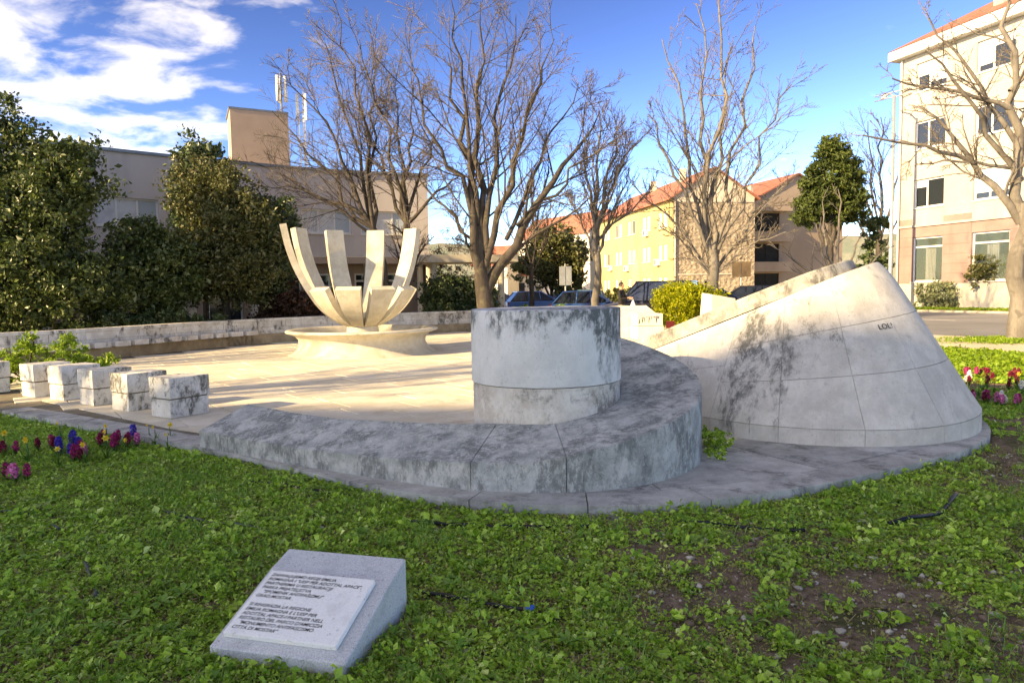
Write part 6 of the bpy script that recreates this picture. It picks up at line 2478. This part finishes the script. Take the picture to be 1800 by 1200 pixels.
def straw(name, n, seed, label):
    """dry stalks and bits lying on the ground"""
    g_ = np.random.default_rng(seed)
    x = g_.uniform(-5.5, 5.5, n)
    y = 2.3 + 5.0 * g_.random(n)
    ok = in_poly(x, y, LAWN) & ~in_poly(x, y, PLAZA) & (np.abs(x) < 0.8 * y + 0.6)
    x, y = x[ok], y[ok]
    n = len(x)
    a = g_.uniform(0, 6.283, n)
    l = g_.uniform(0.015, 0.07, n)
    z = lawn_z(x, y) + g_.uniform(0.008, 0.05, n)
    d = np.stack([np.cos(a), np.sin(a), g_.uniform(-0.25, 0.35, n)], -1) * l[:, None]
    w = np.stack([-np.sin(a), np.cos(a), np.zeros(n)], -1) * g_.uniform(0.0009, 0.0022, n)[:, None]
    P = np.stack([x, y, z], -1)
    V = np.stack([P - w, P + w, P + d + w * 0.6, P + d - w * 0.6], 1).reshape(-1, 3)
    o = link(name, np_mesh(name, V, np.arange(4 * n).reshape(-1, 4), False), M['straw'])
    tag(o, label, 'straw', None, 'stuff')


def grass_layer(name, bands, seed, label):
    Vs, Fs, Rs, base = [], [], [], 0
    for bi, (y0, y1, dens, per, hgt, w_) in enumerate(bands):
        w = 0.80 * y1 + 0.9
        g_ = np.random.default_rng(seed + bi)
        x, y = scatter(int(dens * (y1 - y0) * 2 * w), -w, w, y0, y1, seed + bi, 0.8, 0.10)
        clump = fbm(x * 1.7 + 8, y * 1.7 + 2, 3)
        sel = g_.random(len(x)) < np.clip((clump - 0.42) * 5, 0.04, 1)
        x, y = x[sel], y[sel]
        n = len(x) * per
        X_ = np.repeat(x, per) + g_.normal(0, 0.025, n)
        Y_ = np.repeat(y, per) + g_.normal(0, 0.025, n)
        Z_ = lawn_z(X_, Y_)
        a = g_.uniform(0, 6.283, n)
        l = hgt * g_.uniform(0.5, 1.3, n)
        lean = g_.uniform(0.25, 0.95, n)
        dx, dy = np.cos(a), np.sin(a)
        px, py = -dy * w_, dx * w_
        def pt(f, s):
            return np.stack([X_ + dx * l * lean * f ** 1.7 + px * s, Y_ + dy * l * lean * f ** 1.7 + py * s, Z_ + l * (f - 0.35 * lean * f * f)], -1)
        V = np.stack([pt(0, -1), pt(0, 1), pt(0.55, 0.8), pt(1.0, 0.06), pt(1.0, -0.06), pt(0.55, -0.8)], 1).reshape(-1, 3)
        b = np.arange(n)[:, None] * 6 + base
        F = np.concatenate([b + np.array([0, 1, 2, 5]), b + np.array([5, 2, 3, 4])], 0)
        rn = g_.random(n)
        Vs.append(V)
        Fs.append(F)
        Rs.append(np.concatenate([rn, rn]))
        base += len(V)
    me = np_mesh(name, np.concatenate(Vs), np.concatenate(Fs), False, np.concatenate(Rs))
    o = link(name, me, M['grass'])
    tag(o, label, 'grass', None, 'stuff')
    print(name, len(me.polygons))


grass_layer('grass', [(2.3, 4.5, 240, 7, 0.085, 0.0019), (4.5, 7.5, 170, 7, 0.095, 0.0027), (7.5, 12, 60, 6, 0.11, 0.005)], 400, 'scattered thin grass blades among the weeds')

M['straw'] = plain('dry_straw', hx('#b9a677'), 0.8, 0, 0.25, 9)
rosettes('broad_leaved_weeds', 900, 430, 'broad-leaved weed rosettes scattered over the lawn')
straw('dry_straw', 9000, 440, 'dry straw and dead stalks strewn over the lawn')
# pebbles and clods
ico = [(0, 0, 1), (0.894, 0, 0.447), (0.276, 0.851, 0.447), (-0.724, 0.526, 0.447), (-0.724, -0.526, 0.447), (0.276, -0.851, 0.447), (0.724, 0.526, -0.447), (-0.276, 0.851, -0.447), (-0.894, 0, -0.447), (-0.276, -0.851, -0.447), (0.724, -0.526, -0.447), (0, 0, -1)]
icf = np.array([(0, 1, 2), (0, 2, 3), (0, 3, 4), (0, 4, 5), (0, 5, 1), (1, 6, 2), (2, 7, 3), (3, 8, 4), (4, 9, 5), (5, 10, 1), (2, 6, 7), (3, 7, 8), (4, 8, 9), (5, 9, 10), (1, 10, 6), (11, 7, 6), (11, 8, 7), (11, 9, 8), (11, 10, 9), (11, 6, 10)])
ico = np.array(ico)


def pebbles(name, n, smin, smax, seed, mat, label):
    g_ = np.random.default_rng(seed)
    x = g_.uniform(-5.5, 5.5, n)
    y = 2.3 + 4.6 * g_.random(n) ** 1.3
    ok = in_poly(x, y, LAWN) & ~in_poly(x, y, PLAZA) & (np.abs(x) < 0.8 * y + 0.6) & (g_.random(n) > green_density(x, y) * 0.85)
    c, s = math.cos(R(15)), math.sin(R(15))
    lx = (x + 1.08) * c - (y - 3.06) * s
    ly = (x + 1.08) * s + (y - 3.06) * c
    ok &= ~((np.abs(lx) < 0.37) & (ly > -0.02) & (ly < 0.70))
    x, y = x[ok], y[ok]
    k = len(x)
    sz = smin * (smax / smin) ** (g_.random(k) ** 2.5)
    J = ico[None] * (1 + g_.normal(0, 0.16, (k, 12, 1))) * sz[:, None, None] * np.stack([g_.uniform(0.8, 1.5, k), g_.uniform(0.7, 1.1, k), g_.uniform(0.45, 0.8, k)], -1)[:, None, :]
    a = g_.uniform(0, 6.283, k)
    ca, sa = np.cos(a)[:, None], np.sin(a)[:, None]
    V = np.stack([J[..., 0] * ca - J[..., 1] * sa, J[..., 0] * sa + J[..., 1] * ca, J[..., 2]], -1)
    V += np.stack([x, y, lawn_z(x, y) + sz * 0.35], -1)[:, None, :]
    F = (icf[None] + (np.arange(k) * 12)[:, None, None]).reshape(-1, 3)
    o = link(name, np_mesh(name, V.reshape(-1, 3), F, True), mat)
    tag(o, label, 'pebbles', None, 'stuff')


pebbles('pebbles', 6500, 0.006, 0.026, 500, M['pebble'], 'pale pebbles scattered over the bare soil')
t = NT('soil_clod')
n1 = t.noise(20, 4, 0.7)
t.color(t.mix(n1, hx('#8b7662'), hx('#5e4d3f')))
t.rough(0.95)
M['clod'] = t.m
pebbles('soil_clods', 15000, 0.005, 0.026, 501, M['clod'], 'brown crumbs of soil on the bare patches')
# grass verge below the right building
g_ = np.random.default_rng(77)
n = 16000
s_ = g_.uniform(-14, 14, n)
w_ = 17.5 + g_.uniform(0.05, 1.6, n)
P = np.stack([13.2 + RD.x * s_ + RN.x * w_, 20.6 + RD.y * s_ + RN.y * w_, 0.05 + 0.10 * g_.random(n)], -1)
V, F, rn = leaf_cloud(P, 0.12, 0.6, 78, 3.0)
tag(link('grass_verge', np_mesh('grass_verge', V, F, False, rn), M['ivy']), 'narrow grass strip at the foot of the right building', 'grass', None, 'stuff')
n = 5000
P = np.stack([13.3 + g_.normal(0, 0.75, n), 18.75 + g_.normal(0, 0.5, n), 0.01 + 0.07 * g_.random(n)], -1)
V, F, rn = leaf_cloud(P, 0.07, 0.6, 79, 2.5)
tag(link('tree_pit_grass', np_mesh('tree_pit_grass', V, F, False, rn), M['ivy']), 'ragged grass round the foot of the right street tree', 'grass', None, 'stuff')
# moss cushion in the corner between bench and cone
P, D = blob_points([(0, 0, 0.08, 0.22, 0.28, 0.10), (-0.06, -0.4, 0.03, 0.10, 0.22, 0.05)], 4500, 90, 0.3)
P += np.array([1.98, 7.0, 0.0])
V, F, rn = leaf_cloud(P[P[:, 2] > 0.0], 0.022, 0.9, 91, 1.5)
tag(link('corner_weeds', np_mesh('corner_weeds', V, F, False, rn), M['weed']), 'tuft of green weeds in the corner between bench and cone', 'weeds', None, 'stuff')
tri = sum(sum(len(p.vertices) - 2 for p in m_.polygons) if len(m_.polygons) < 5000 else len(m_.polygons) * 2 for m_ in bpy.data.meshes)
print('triangles about', tri)
